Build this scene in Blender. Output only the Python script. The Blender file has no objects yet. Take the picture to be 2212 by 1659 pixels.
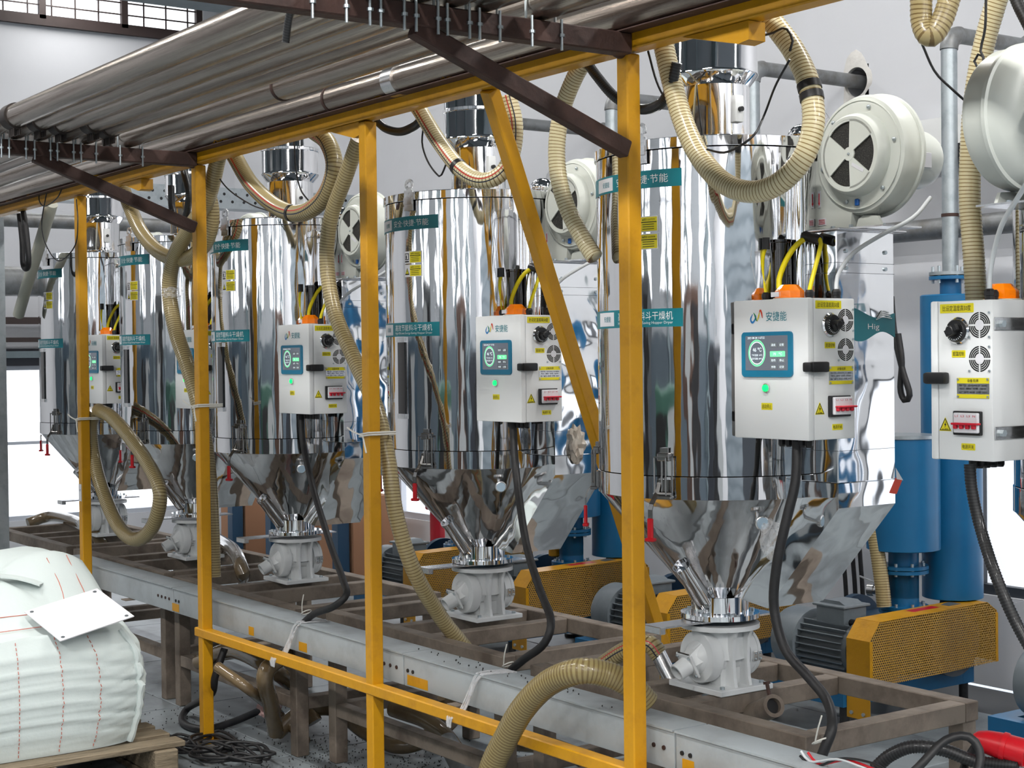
import bpy, bmesh, math, random
from mathutils import Vector, Matrix
random.seed(7)
SC = bpy.context.scene
COL = SC.collection
PI = math.pi
R = math.radians
# ------------------------------------------------------------------ camera
# X runs along the row of dryers (towards the near end), Y away from the aisle, Z up
FPX, HCAM = 3380.0, 1.72
TH, PITCH, ROLL = math.atan(2384 / 3380.0), math.atan(59 / 3380.0), .0117
CF = Vector((-math.cos(TH) * math.cos(PITCH), math.sin(TH) * math.cos(PITCH), -math.sin(PITCH)))
_r0 = CF.cross(Vector((0, 0, 1))).normalized()
_u0 = _r0.cross(CF)
CR = _r0 * math.cos(ROLL) - _u0 * math.sin(ROLL)
CU = _r0 * math.sin(ROLL) + _u0 * math.cos(ROLL)
CP = Vector((0, 0, HCAM))
cd = bpy.data.cameras.new('camera')
cam = bpy.data.objects.new('camera', cd)
COL.objects.link(cam)
cd.sensor_width = 36
cd.lens = FPX / 2212 * 36
cd.clip_start = .05
m = Matrix.Identity(4)
for i in range(3):
    m[i][0], m[i][1], m[i][2], m[i][3] = CR[i], CU[i], -CF[i], CP[i]
cam.matrix_world = m
SC.camera = cam

def at(px, py, X=None, Y=None, Z=None):
    """world point seen at a pixel of the 2212x1659 photo, on a known world plane"""
    d = CF + CR * ((px - 1106) / FPX) - CU * ((py - 829) / FPX)
    t = X / d[0] if X is not None else (Y / d[1] if Y is not None else (Z - HCAM) / d[2])
    return CP + d * t

# ------------------------------------------------------------------ world, lights, exposure
W = bpy.data.worlds.new('world')
SC.world = W
W.use_nodes = True
W.node_tree.nodes['Background'].inputs[0].default_value = (.80, .88, 1, 1)
W.node_tree.nodes['Background'].inputs[1].default_value = 1.2
SC.view_settings.view_transform = 'Standard'
SC.view_settings.look = 'None'
SC.view_settings.gamma = 1
SC.view_settings.use_curve_mapping = False
SC.view_settings.exposure = 0.0
cy = SC.cycles
cy.max_bounces, cy.diffuse_bounces, cy.glossy_bounces, cy.transmission_bounces, cy.transparent_max_bounces = 5, 2, 4, 2, 6
cy.caustics_reflective = cy.caustics_refractive = False
cy.use_adaptive_sampling, cy.adaptive_threshold = True, .10
cy.adaptive_min_samples = 12
cy.use_denoising = True
LAMPS = []
LAMP_POS = [(x, y) for x in (-13.2, -9.6, -6.0, -2.4, 1.2, 4.4) for y in (-3.2, 0.6, 4.9)]  # outermost columns added to brighten the end wall and the control-box sides
for x, y in LAMP_POS:
    l = bpy.data.lights.new('lamp_light', 'AREA')
    l.shape = 'RECTANGLE'
    l.size, l.size_y = 1.5, .35
    l.energy = (92 if y < 4 else 62) * (2.8 if x > 3 else 1.5 if x > -3 else (.5 if x < -13 else .85))
    l.color = (1, .98, .95)
    o = bpy.data.objects.new('lamp_light', l)
    o.location = (x, y, 5.30)
    COL.objects.link(o)
    LAMPS.append(o)

# ------------------------------------------------------------------ materials
MATS = {}
def mat(name, col, rough=.5, metal=0., nz=None, bump=None, coat=0., emit=None, spec=.5, trans=0., alpha=1., stretch=None):
    """nz=(scale, amount, colour2)  bump=(scale, strength)  stretch=(sx,sy,sz) on the coordinates"""
    if name in MATS:
        return MATS[name]
    M = bpy.data.materials.new(name)
    M.use_nodes = True
    nt = M.node_tree
    b = nt.nodes['Principled BSDF']
    b.inputs['Base Color'].default_value = (*col, 1)
    b.inputs['Roughness'].default_value = rough
    b.inputs['Metallic'].default_value = metal
    b.inputs['Specular IOR Level'].default_value = spec
    b.inputs['Coat Weight'].default_value = coat
    b.inputs['Transmission Weight'].default_value = trans
    b.inputs['Alpha'].default_value = alpha
    if emit:
        b.inputs['Emission Color'].default_value = (*emit[0], 1)
        b.inputs['Emission Strength'].default_value = emit[1]
    if nz or bump:
        tc = nt.nodes.new('ShaderNodeTexCoord')
        oi = nt.nodes.new('ShaderNodeObjectInfo')
        ad = nt.nodes.new('ShaderNodeVectorMath'); ad.operation = 'ADD'
        sc = nt.nodes.new('ShaderNodeVectorMath'); sc.operation = 'SCALE'
        sc.inputs[0].default_value = (7.3, 5.1, 3.7)
        nt.links.new(oi.outputs['Random'], sc.inputs['Scale'])
        nt.links.new(tc.outputs['Object'], ad.inputs[0])
        nt.links.new(sc.outputs[0], ad.inputs[1])
        vec = ad.outputs[0]
        if stretch:
            mp = nt.nodes.new('ShaderNodeVectorMath'); mp.operation = 'MULTIPLY'
            mp.inputs[1].default_value = stretch
            nt.links.new(vec, mp.inputs[0]); vec = mp.outputs[0]
    if nz:
        n = nt.nodes.new('ShaderNodeTexNoise')
        n.inputs['Scale'].default_value = nz[0]
        n.inputs['Detail'].default_value = 5
        n.inputs['Roughness'].default_value = .65
        nt.links.new(vec, n.inputs['Vector'])
        rp = nt.nodes.new('ShaderNodeMapRange')
        lo = nz[3] if len(nz) > 3 else .45
        rp.inputs[1].default_value = lo; rp.inputs[2].default_value = lo + .25
        rp.inputs[3].default_value = 0; rp.inputs[4].default_value = nz[1]
        nt.links.new(n.outputs['Fac'], rp.inputs[0])
        mx = nt.nodes.new('ShaderNodeMix'); mx.data_type = 'RGBA'
        mx.inputs[6].default_value = (*col, 1); mx.inputs[7].default_value = (*nz[2], 1)
        nt.links.new(rp.outputs[0], mx.inputs[0])
        nt.links.new(mx.outputs[2], b.inputs['Base Color'])
    if bump:
        n2 = nt.nodes.new('ShaderNodeTexNoise')
        n2.inputs['Scale'].default_value = bump[0]
        n2.inputs['Detail'].default_value = bump[2] if len(bump) > 2 else 3
        nt.links.new(vec, n2.inputs['Vector'])
        bp = nt.nodes.new('ShaderNodeBump')
        bp.inputs['Strength'].default_value = bump[1]
        bp.inputs['Distance'].default_value = .02
        nt.links.new(n2.outputs['Fac'], bp.inputs['Height'])
        nt.links.new(bp.outputs[0], b.inputs['Normal'])
    if emit: M.cycles.emission_sampling = 'NONE'
    MATS[name] = M
    return M

def s(r, g, b):
    """sRGB 0-255 to linear"""
    return tuple((c / 255 / 12.92) if c / 255 <= .04045 else ((c / 255 + .055) / 1.055) ** 2.4 for c in (r, g, b))

YEL = mat('yellow_paint', s(208, 150, 16), .42, 0, (9, .55, s(160, 108, 16), .52), (60, .05))
RUST = mat('rusty_steel', s(72, 50, 44), .62, .25, (7, .8, s(46, 34, 32)), (50, .12))
PIPE = mat('dull_stainless_pipe', s(170, 160, 150), .27, .9, (6, .9, s(108, 94, 86), .42), (40, .08), stretch=(.12, 4, 4))
PIPEB = mat('pipe_clamp_steel', s(60, 54, 52), .5, .6)
ZINC = mat('zinc_bolt', s(190, 200, 205), .35, .85)
CHROME = mat('mirror_stainless', (.84, .84, .85), .045, 1, None, (3.0, .16, 3), stretch=(3.2, 3.2, .5))
CHROMEW = mat('wavy_mirror_stainless', (.84, .85, .86), .05, 1, None, (4.2, .75, 1.5))
CHROMEC = mat('cone_stainless', (.80, .80, .81), .06, 1, None, (3.5, .14, 2), stretch=(3, 3, .8))
BRUSH = mat('brushed_steel', (.72, .72, .72), .25, 1, None, (60, .03))
CLAMP = mat('clamp_steel', (.34, .33, .32), .22, 1)
GALV = mat('galvanised_steel', s(178, 186, 190), .38, .75, (14, .6, s(138, 148, 154), .45))
GALVD = mat('weathered_galvanised', s(140, 143, 145), .5, .6, (8, .8, s(104, 100, 96), .42))
DUCT = mat('grey_painted_trunking', s(176, 184, 188), .5, 0, (5, .6, s(146, 150, 152), .45), (30, .05))
STAND = mat('weathered_tube_steel', s(136, 124, 112), .6, .1, (6, .8, s(86, 74, 64), .42), (40, .1))
WHITE = mat('cabinet_white_paint', s(238, 240, 240), .35, 0)
CAST = mat('white_casting_paint', s(236, 239, 240), .38, 0, None, (30, .03))
FANW = mat('blower_offwhite', s(222, 226, 218), .34, 0)
BLACK = mat('black_plastic', s(22, 22, 24), .4)
RUBBER = mat('black_rubber', s(30, 30, 32), .5, 0, (30, .5, s(52, 50, 50)))
BLUE = mat('blue_enamel', s(22, 104, 152), .38, 0, (5, .4, s(18, 88, 132)))
BLUED = mat('dark_blue_steel', s(24, 62, 90), .5, 0)
MOTOR = mat('motor_grey', s(120, 128, 134), .45, 0, (12, .4, s(96, 103, 108)))
MOTORD = mat('motor_fin_grey', s(92, 98, 102), .5)
TEAL = mat('teal_vinyl', s(6, 122, 134), .35)
STK = mat('yellow_sticker', s(236, 222, 36), .45)
STKW = mat('white_sticker', s(232, 232, 236), .4)
INK = mat('black_print', s(20, 20, 18), .5)
WINK = mat('white_print', s(236, 240, 242), .5)
TINK = mat('teal_print', s(18, 132, 148), .5)
RED = mat('red_grip', s(206, 20, 34), .35)
REDT = mat('red_breaker', s(212, 24, 50), .35)
AMBER = mat('amber_lens', s(236, 122, 10), .12, 0, None, (30, .2), coat=.6, emit=(s(255, 130, 10), .12))
BEZEL = mat('blue_bezel', s(20, 122, 158), .35)
SCREEN = mat('screen_glass', s(92, 98, 108), .12, 0, emit=(s(120, 128, 140), .35))
SCRG = mat('screen_green', s(110, 220, 150), .2, 0, emit=(s(110, 225, 160), .9))
SCRW = mat('screen_white', s(230, 240, 245), .2, 0, emit=(s(225, 240, 245), .8))
GREEN = mat('green_pilot_lamp', s(10, 240, 90), .2, 0, emit=(s(10, 255, 100), 2.2))
YCAB = mat('yellow_cable', s(238, 220, 8), .4)
WCAB = mat('white_cable', s(224, 228, 230), .4)
DARKG = mat('dark_glass', s(24, 18, 14), .08, 0, coat=.5)
MESHB = mat('black_mesh', s(26, 26, 24), .6, 0, (300, .8, s(110, 108, 100), .5))
TAPE = mat('black_tape', s(24, 24, 26), .4)
TIE = mat('white_cord', s(228, 226, 218), .6)
FILM = mat('clear_film', (.92, .93, .95), .15, 0, None, (40, .6), trans=.0, alpha=.28)
BAGW = mat('woven_white_fabric', s(214, 224, 222), .75, 0, (220, .25, s(204, 216, 214)), (9, .25, 6))
REDS = mat('red_stitching', s(204, 116, 98), .7)
WOOD = mat('old_pallet_wood', s(142, 128, 106), .8, 0, (6, .9, s(92, 82, 66)), (20, .4), stretch=(4, .7, 4))
WALLW = mat('white_wall_paint', s(212, 214, 219), .7, 0, (1.3, .35, s(200, 202, 206), .5), (14, .04))
PLASTER = mat('bare_plaster', s(214, 212, 208), .9, 0, (9, .7, s(190, 185, 180)), (30, .3))
FLOORM = mat('floor_slab_paint', s(140, 148, 152), .38, 0, (3.2, .8, s(96, 100, 104), .42), (20, .05))
FLOORB = mat('floor_joint_grey', s(92, 94, 96), .8)
CEIL = mat('ceiling_panel', s(112, 118, 124), .8)
STEELB = mat('blue_grey_beam', s(112, 126, 132), .55, 0, (4, .5, s(92, 104, 110)))
WBROWN = mat('brown_window_frame', s(58, 46, 44), .6)
DAY = mat('daylit_pane', s(245, 248, 255), .3, 0, emit=((.93, .96, 1), 1.5))
DAYS = mat('daylit_frosted_pane', s(240, 244, 252), .3, 0, (2.5, .3, s(216, 224, 238)), emit=((.92, .95, 1), .80))
CARD = mat('cardboard', s(160, 116, 86), .8)
PELLET = mat('black_pellet', s(18, 18, 18), .35)
BROWNH = mat('brown_clear_hose', s(122, 104, 78), .2, 0, (4, .7, s(86, 68, 48)), coat=.5)
CREAMP = mat('pale_duct_hose', s(196, 196, 182), .35)
REDP = mat('red_fire_pipe', s(176, 30, 44), .4)
VALVEY = mat('yellow_valve', s(228, 162, 24), .4)
BEIGE = mat('beige_panel', s(202, 198, 170), .5)

def hose_mat(name, base, line, stripes=True, lw=.30, rough=.32):
    M = bpy.data.materials.new(name); M.use_nodes = True
    nt = M.node_tree; b = nt.nodes['Principled BSDF']
    b.inputs['Roughness'].default_value = rough
    b.inputs['Coat Weight'].default_value = .25
    uv = nt.nodes.new('ShaderNodeUVMap')
    sp = nt.nodes.new('ShaderNodeSeparateXYZ'); nt.links.new(uv.outputs[0], sp.inputs[0])
    fr = nt.nodes.new('ShaderNodeMath'); fr.operation = 'FRACT'
    sk = nt.nodes.new('ShaderNodeMath'); sk.operation = 'ADD'
    nt.links.new(sp.outputs[0], sk.inputs[0]); nt.links.new(sp.outputs[1], sk.inputs[1])
    nt.links.new(sk.outputs[0], fr.inputs[0])
    lt = nt.nodes.new('ShaderNodeMath'); lt.operation = 'LESS_THAN'; lt.inputs[1].default_value = lw
    nt.links.new(fr.outputs[0], lt.inputs[0])
    mx = nt.nodes.new('ShaderNodeMix'); mx.data_type = 'RGBA'
    mx.inputs[6].default_value = (*base, 1); mx.inputs[7].default_value = (*line, 1)
    nt.links.new(lt.outputs[0], mx.inputs[0])
    out = mx.outputs[2]
    if stripes:
        for u0, c in ((.30, s(196, 40, 40)), (.37, s(30, 40, 60))):
            d = nt.nodes.new('ShaderNodeMath'); d.operation = 'COMPARE'
            d.inputs[1].default_value = u0; d.inputs[2].default_value = .012
            nt.links.new(sp.outputs[0], d.inputs[0])
            m2 = nt.nodes.new('ShaderNodeMix'); m2.data_type = 'RGBA'
            m2.inputs[7].default_value = (*c, 1)
            nt.links.new(out, m2.inputs[6]); nt.links.new(d.outputs[0], m2.inputs[0]); out = m2.outputs[2]
    nt.links.new(out, b.inputs['Base Color'])
    MATS[name] = M
    return M
HCREAM = hose_mat('cream_spiral_hose', s(220, 208, 168), s(150, 126, 78), lw=.26)
HTAN = hose_mat('tan_spiral_hose', s(176, 160, 116), s(120, 100, 62), True, .3)
HOLIVE = hose_mat('olive_spiral_hose', s(150, 136, 92), s(118, 100, 62), False, .4)
HBLACK = hose_mat('black_corrugated_hose', s(38, 38, 40), s(16, 16, 17), False, .5, .45)

# perforated yellow guard sheet: real holes through the sheet
def perforated():
    M = bpy.data.materials.new('perforated_yellow_sheet'); M.use_nodes = True
    nt = M.node_tree; b = nt.nodes['Principled BSDF']
    tc = nt.nodes.new('ShaderNodeTexCoord')
    sp = nt.nodes.new('ShaderNodeSeparateXYZ'); nt.links.new(tc.outputs['Object'], sp.inputs[0])
    def M_(op, a, bb=None):
        n = nt.nodes.new('ShaderNodeMath'); n.operation = op
        for i, q in enumerate((a, bb)):
            if q is None: continue
            if isinstance(q, (int, float)): n.inputs[i].default_value = q
            else: nt.links.new(q, n.inputs[i])
        return n.outputs[0]
    p = .0125
    masks = []
    for off in (0, .5):
        y = M_('SUBTRACT', M_('FRACT', M_('ADD', M_('DIVIDE', sp.outputs[1], p), off + 50)), .5)
        z = M_('SUBTRACT', M_('FRACT', M_('ADD', M_('DIVIDE', sp.outputs[2], p * 1.732), off + 50)), .5)
        z = M_('MULTIPLY', z, 1.732)
        d = M_('SQRT', M_('ADD', M_('MULTIPLY', y, y), M_('MULTIPLY', z, z)))
        masks.append(M_('GREATER_THAN', d, .36))
    nt.links.new(M_('MULTIPLY', masks[0], masks[1]), b.inputs['Alpha'])
    n = nt.nodes.new('ShaderNodeTexNoise'); n.inputs['Scale'].default_value = 4
    nt.links.new(tc.outputs['Object'], n.inputs['Vector'])
    mx = nt.nodes.new('ShaderNodeMix'); mx.data_type = 'RGBA'
    mx.inputs[6].default_value = (*s(222, 168, 52), 1); mx.inputs[7].default_value = (*s(176, 140, 84), 1)
    nt.links.new(n.outputs['Fac'], mx.inputs[0]); nt.links.new(mx.outputs[2], b.inputs['Base Color'])
    b.inputs['Roughness'].default_value = .5
    return M
PERF = perforated()

# ------------------------------------------------------------------ mesh helpers
class G:
    def __init__(self): self.v = []; self.f = []; self.uv = None
    def _add(self, vs, fs):
        n = len(self.v); self.v += [Vector(p) for p in vs]; self.f += [tuple(i + n for i in q) for q in fs]; return self
    def box(self, x0, x1, y0, y1, z0, z1):
        return self._add([(x, y, z) for x in (x0, x1) for y in (y0, y1) for z in (z0, z1)],
            [(0, 1, 3, 2), (4, 6, 7, 5), (0, 4, 5, 1), (2, 3, 7, 6), (0, 2, 6, 4), (1, 5, 7, 3)])
    def bbox(self, x0, x1, y0, y1, z0, z1, b=.004, seg=2):
        bm = bmesh.new()
        bmesh.ops.create_cube(bm, size=1)
        for v in bm.verts:
            v.co = Vector(((x0 + x1) / 2 + v.co.x * (x1 - x0), (y0 + y1) / 2 + v.co.y * (y1 - y0), (z0 + z1) / 2 + v.co.z * (z1 - z0)))
        bmesh.ops.bevel(bm, geom=list(bm.edges), offset=b, segments=seg, profile=.6, affect='EDGES')
        bm.verts.index_update()
        self._add([v.co.copy() for v in bm.verts], [tuple(v.index for v in f.verts) for f in bm.faces]); bm.free(); return self
    def bar(self, p0, p1, w, h, up=(0, 0, 1)):
        """square bar from p0 to p1, w across, h along up"""
        p0, p1 = Vector(p0), Vector(p1); d = (p1 - p0).normalized(); sx = d.cross(Vector(up))
        sx = sx.normalized() if sx.length > 1e-5 else Vector((1, 0, 0)); uz = sx.cross(d)
        vs = [p + sx * a * w / 2 + uz * b * h / 2 for p in (p0, p1) for a, b in ((-1, -1), (1, -1), (1, 1), (-1, 1))]
        return self._add(vs, [(0, 3, 2, 1), (4, 5, 6, 7), (0, 1, 5, 4), (1, 2, 6, 5), (2, 3, 7, 6), (3, 0, 4, 7)])
    def lathe(self, prof, n=48, o=(0, 0, 0), ax=(0, 0, 1), close=False):
        """prof = [(radius, height)] turned about ax through o"""
        q = Vector(ax).to_track_quat('Z', 'Y') if tuple(ax) != (0, 0, 1) else None
        o = Vector(o); vs = []; fs = []; k = len(prof)
        for i in range(n):
            a = 2 * PI * i / n
            for r, h in prof:
                p = Vector((r * math.cos(a), r * math.sin(a), h))
                vs.append(o + (q @ p if q else p))
        for i in range(n):
            j = (i + 1) % n
            for t in range(k - 1 if not close else k):
                u = (t + 1) % k
                fs.append((i * k + t, j * k + t, j * k + u, i * k + u))
        if not close:
            if prof[0][0] > 1e-6: fs.append(tuple(i * k for i in range(n))[::-1])
            if prof[-1][0] > 1e-6: fs.append(tuple(i * k + k - 1 for i in range(n)))
        return self._add(vs, fs)
    def cyl(self, p0, p1, r, r1=None, n=20):
        p0, p1 = Vector(p0), Vector(p1); d = p1 - p0
        return self.lathe([(r, 0), (r if r1 is None else r1, d.length)], n, p0, tuple(d.normalized()))
    def ring(self, p0, p1, r, w, n=28):
        p0, p1 = Vector(p0), Vector(p1); d = p1 - p0; L = d.length
        return self.lathe([(r - w, 0), (r, 0), (r, L), (r - w, L)], n, p0, tuple(d.normalized()), True)
    def prism(self, poly, axis, a, b):
        """poly of 2D points; axis 0/1/2 is the extrusion axis; remaining axes in cyclic order xy"""
        def P(u, v, w): return {0: (w, u, v), 1: (u, w, v), 2: (u, v, w)}[axis]
        n = len(poly)
        vs = [P(u, v, a) for u, v in poly] + [P(u, v, b) for u, v in poly]
        fs = [tuple(range(n))[::-1], tuple(range(n, 2 * n))] + [(i, (i + 1) % n, n + (i + 1) % n, n + i) for i in range(n)]
        return self._add(vs, fs)
    def sph(self, c, r, n=12, sz=1):
        return self.lathe([(r * math.sin(PI * i / 8) + (1e-7 if i in (0, 8) else 0), -r * sz * math.cos(PI * i / 8)) for i in range(9)], n, c)
    def tube(self, pts, r, n=10, close=False):
        pts = [Vector(p) for p in pts]; N = len(pts); rr = r if callable(r) else (lambda i: r)
        base = len(self.v); T = []
        for i in range(N):
            a = pts[max(i - 1, 0)]; b = pts[min(i + 1, N - 1)]
            if close: a, b = pts[i - 1], pts[(i + 1) % N]
            d = b - a; T.append(d.normalized() if d.length > 1e-9 else Vector((0, 0, 1)))
        nrm = T[0].orthogonal().normalized()
        for i in range(N):
            nrm = (nrm - T[i] * nrm.dot(T[i])).normalized(); bi = T[i].cross(nrm)
            for j in range(n):
                a = 2 * PI * j / n
                self.v.append(pts[i] + (nrm * math.cos(a) + bi * math.sin(a)) * rr(i))
        for i in range(N if close else N - 1):
            k = (i + 1) % N
            for j in range(n):
                l = (j + 1) % n
                self.f.append((base + i * n + j, base + i * n + l, base + k * n + l, base + k * n + j))
        if not close:
            self.f.append(tuple(base + j for j in range(n))[::-1]); self.f.append(tuple(base + (N - 1) * n + j for j in range(n)))
        return self
    def xf(self, M):
        self.v = [M @ p for p in self.v]; return self
    def mesh(self, name, smooth=40):
        me = bpy.data.meshes.new(name)
        me.from_pydata([tuple(p) for p in self.v], [], self.f)
        bm = bmesh.new(); bm.from_mesh(me); bmesh.ops.recalc_face_normals(bm, faces=bm.faces); bm.to_mesh(me); bm.free()
        if smooth:
            me.polygons.foreach_set('use_smooth', [True] * len(me.polygons))
            me.set_sharp_from_angle(angle=R(smooth))
        return me
    def build(self, name, m, parent=None, smooth=40):
        o = bpy.data.objects.new(name, self.mesh(name, smooth)); o.data.materials.append(m); COL.objects.link(o)
        if parent is not None: o.parent = parent
        return o

def tag(o, label=None, cat=None, group=None, kind=None):
    if label: o['label'] = label
    if cat: o['category'] = cat
    if group: o['group'] = group
    if kind: o['kind'] = kind
    return o
def thing(name, label, cat, loc=(0, 0, 0), rz=0, group=None):
    o = bpy.data.objects.new(name, None); o.empty_display_size = .1; COL.objects.link(o)
    o.location = loc; o.rotation_euler = (0, 0, rz)
    return tag(o, label, cat, group)
def struct(o): o['kind'] = 'structure'; return o
def inst(name, me, parent, mtx=None):
    o = bpy.data.objects.new(name, me); COL.objects.link(o); o.parent = parent
    if mtx is not None: o.matrix_local = mtx
    return o
def copy_tree(o, parent=None, loc=None, rz=None, label=None):
    c = o.copy(); COL.objects.link(c)
    if parent is not None: c.parent = parent
    for ch in o.children: copy_tree(ch, c)
    if loc is not None: c.location = loc
    if rz is not None: c.rotation_euler = (0, 0, rz)
    if label: c['label'] = label
    return c

def smooth_path(pts, step):
    pts = [Vector(p) for p in pts]
    if len(pts) == 2: P = [pts[0], pts[1]]
    dense = []
    ext = [pts[0] * 2 - pts[1]] + pts + [pts[-1] * 2 - pts[-2]]
    for i in range(1, len(ext) - 2):
        p0, p1, p2, p3 = ext[i - 1:i + 3]
        for k in range(24):
            t = k / 24
            dense.append(.5 * ((2 * p1) + (p2 - p0) * t + (2 * p0 - 5 * p1 + 4 * p2 - p3) * t * t + (3 * p1 - p0 - 3 * p2 + p3) * t ** 3))
    dense.append(pts[-1])
    out = [dense[0]]; acc = 0
    for a, b in zip(dense, dense[1:]):
        d = (b - a).length
        if d < 1e-9: continue
        pos = step - acc
        while pos <= d:
            out.append(a.lerp(b, pos / d)); pos += step
        acc = d - (pos - step)
    if (out[-1] - dense[-1]).length > step * .3: out.append(dense[-1])
    return out
def cable(name, pts, r, m, parent=None, label=None, cat=None, n=8, step=.02):
    o = G().tube(smooth_path(pts, step), r, n).build(name, m, parent, 60)
    return tag(o, label, cat)
def hose(name, pts, r, m, label=None, cat='hose', pitch=.012, depth=.06, n=16, parent=None, group=None):
    P = smooth_path(pts, pitch / 2)
    g = G().tube(P, lambda i: r * (1 - depth * (i % 2)), n)
    me = g.mesh(name, 75)
    uv = me.uv_layers.new(name='UVMap')
    for poly in me.polygons:
        vs = [v % n for v in poly.vertices]
        wrap = 0 in vs and n - 1 in vs
        for li, vi in zip(poly.loop_indices, poly.vertices):
            j = vi % n
            uv.data[li].uv = ((j + (n if wrap and j == 0 else 0)) / n, (vi // n) * .5 + .25)
    o = bpy.data.objects.new(name, me); me.materials.append(m); COL.objects.link(o)
    if parent is not None: o.parent = parent
    return tag(o, label, cat if label else None, group)
def pxs(*pts):
    """points given as (pixel x, pixel y, world Y plane)"""
    return [at(a, b, Y=c) for a, b, c in pts]

_TX = {}
def text_mesh(t, size):
    k = (t, size)
    if k not in _TX:
        cu = bpy.data.curves.new('lettering', 'FONT'); cu.body = t; cu.size = size; cu.resolution_u = 2
        cu.align_x = 'CENTER'; cu.align_y = 'CENTER'
        ob = bpy.data.objects.new('lettering', cu); COL.objects.link(ob)
        dg = bpy.context.evaluated_depsgraph_get()
        me = bpy.data.meshes.new_from_object(ob.evaluated_get(dg))
        bpy.data.objects.remove(ob); _TX[k] = ([v.co.copy() for v in me.vertices], [tuple(p.vertices) for p in me.polygons])
    return _TX[k]
def text_g(t, w, h, fn, g=None):
    """lettering fitted into w x h, mapped by fn(u, v) into the scene"""
    g = g or G(); vs, fs = text_mesh(t, 1.0)
    if not vs: return g
    x0, x1 = min(v.x for v in vs), max(v.x for v in vs); y0, y1 = min(v.y for v in vs), max(v.y for v in vs)
    sx, sy = w / (x1 - x0), h / max(y1 - y0, 1e-6)
    return g._add([fn((v.x - (x0 + x1) / 2) * sx, (v.y - (y0 + y1) / 2) * sy) for v in vs], fs)
# ================================================================== the hall
XE, XN, YB, YF, ZC = -14.0, 6.0, 6.6, -6.0, 6.0
def wall_grid(us, vs, holes, put):
    us = sorted(set(us + [h[i] for h in holes for i in (0, 1)])); vs = sorted(set(vs + [h[i] for h in holes for i in (2, 3)]))
    for a, b in zip(us, us[1:]):
        for c, d in zip(vs, vs[1:]):
            mu, mv = (a + b) / 2, (c + d) / 2
            if any(h[0] < mu < h[1] and h[2] < mv < h[3] for h in holes): continue
            put(a, b, c, d)
hole = at(1850, 177, Y=YB)
BW = [(-5.25, -3.2, .47, 1.75), (-2.7, -.5, .47, 1.75), (-12.6, -8.6, .42, 1.75)]           # windows in the back wall, the middle one added for reflections (x0,x1,z0,z1)
EW = [(3.9, 6.35, .30, 1.69), (3.2, 6.3, 4.80, 5.7)]               # windows in the end wall (y0,y1,z0,z1)
FW = [(-12 + i * 3.6, -9.9 + i * 3.6, 2.2, 3.9) for i in range(5)] # unseen windows across the aisle, added for the steel's reflections
g = G(); wall_grid([XE - .2, XN + .2], [0, ZC], BW + [(hole.x - .09, hole.x + .09, hole.z - .09, hole.z + .09)], lambda a, b, c, d: g.box(a, b, YB, YB + .2, c, d))
wall_back = struct(g.build('wall_back', WALLW, None, 0))
g = G(); wall_grid([YF - .2, YB], [0, ZC], EW, lambda a, b, c, d: g.box(XE - .2, XE, a, b, c, d))
wall_end = struct(g.build('wall_end', WALLW, None, 0))
g = G(); wall_grid([XE - .2, XN + .2], [0, ZC], FW, lambda a, b, c, d: g.box(a, b, YF - .2, YF, c, d))
struct(g.build('wall_front', mat('grey_wall_paint', s(150, 156, 162), .7), None, 0))
struct(G().box(XN, XN + .2, YF - .2, YB, 0, ZC).build('wall_near', WALLW, None, 0))
struct(G().box(XE, XN, YF, YF + .02, 0, 1.9).build('trim_1', mat('added_dark_dado', s(70, 82, 92), .6), None, 0))  # unseen dark wall band, added for contrast in the mirrored steel
struct(G().box(XE - .2, XN + .2, YF - .2, YB + .2, ZC, ZC + .1).build('ceiling', CEIL, None, 0))
# plaster ring round the pipe hole
n = 28; g = G(); vs = []; fs = []
for i in range(n):
    a = 2 * PI * i / n; ro = .105 + .012 * math.sin(a * 3 + 1) + .08 * max(0, math.sin(a)) ** 6 + .10 * max(0, -math.sin(a + .2)) ** 8 + random.uniform(-.004, .004)
    for r, y in ((.082, YB + .02), (.082, YB - .005), (ro, YB - .002), (ro + .004, YB + .001)):
        vs.append((hole.x + r * math.cos(a), y, hole.z + r * math.sin(a)))
for i in range(n):
    j = (i + 1) % n
    for t in range(3): fs.append((i * 4 + t, i * 4 + t + 1, j * 4 + t + 1, j * 4 + t))
g._add(vs, fs); struct(g.build('trim_2', PLASTER, None, 40))
struct(G().box(hole.x - .1, hole.x + .1, YB + .17, YB + .2, hole.z - .1, hole.z + .1).build('trim_3', BLACK, None, 0))
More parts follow.
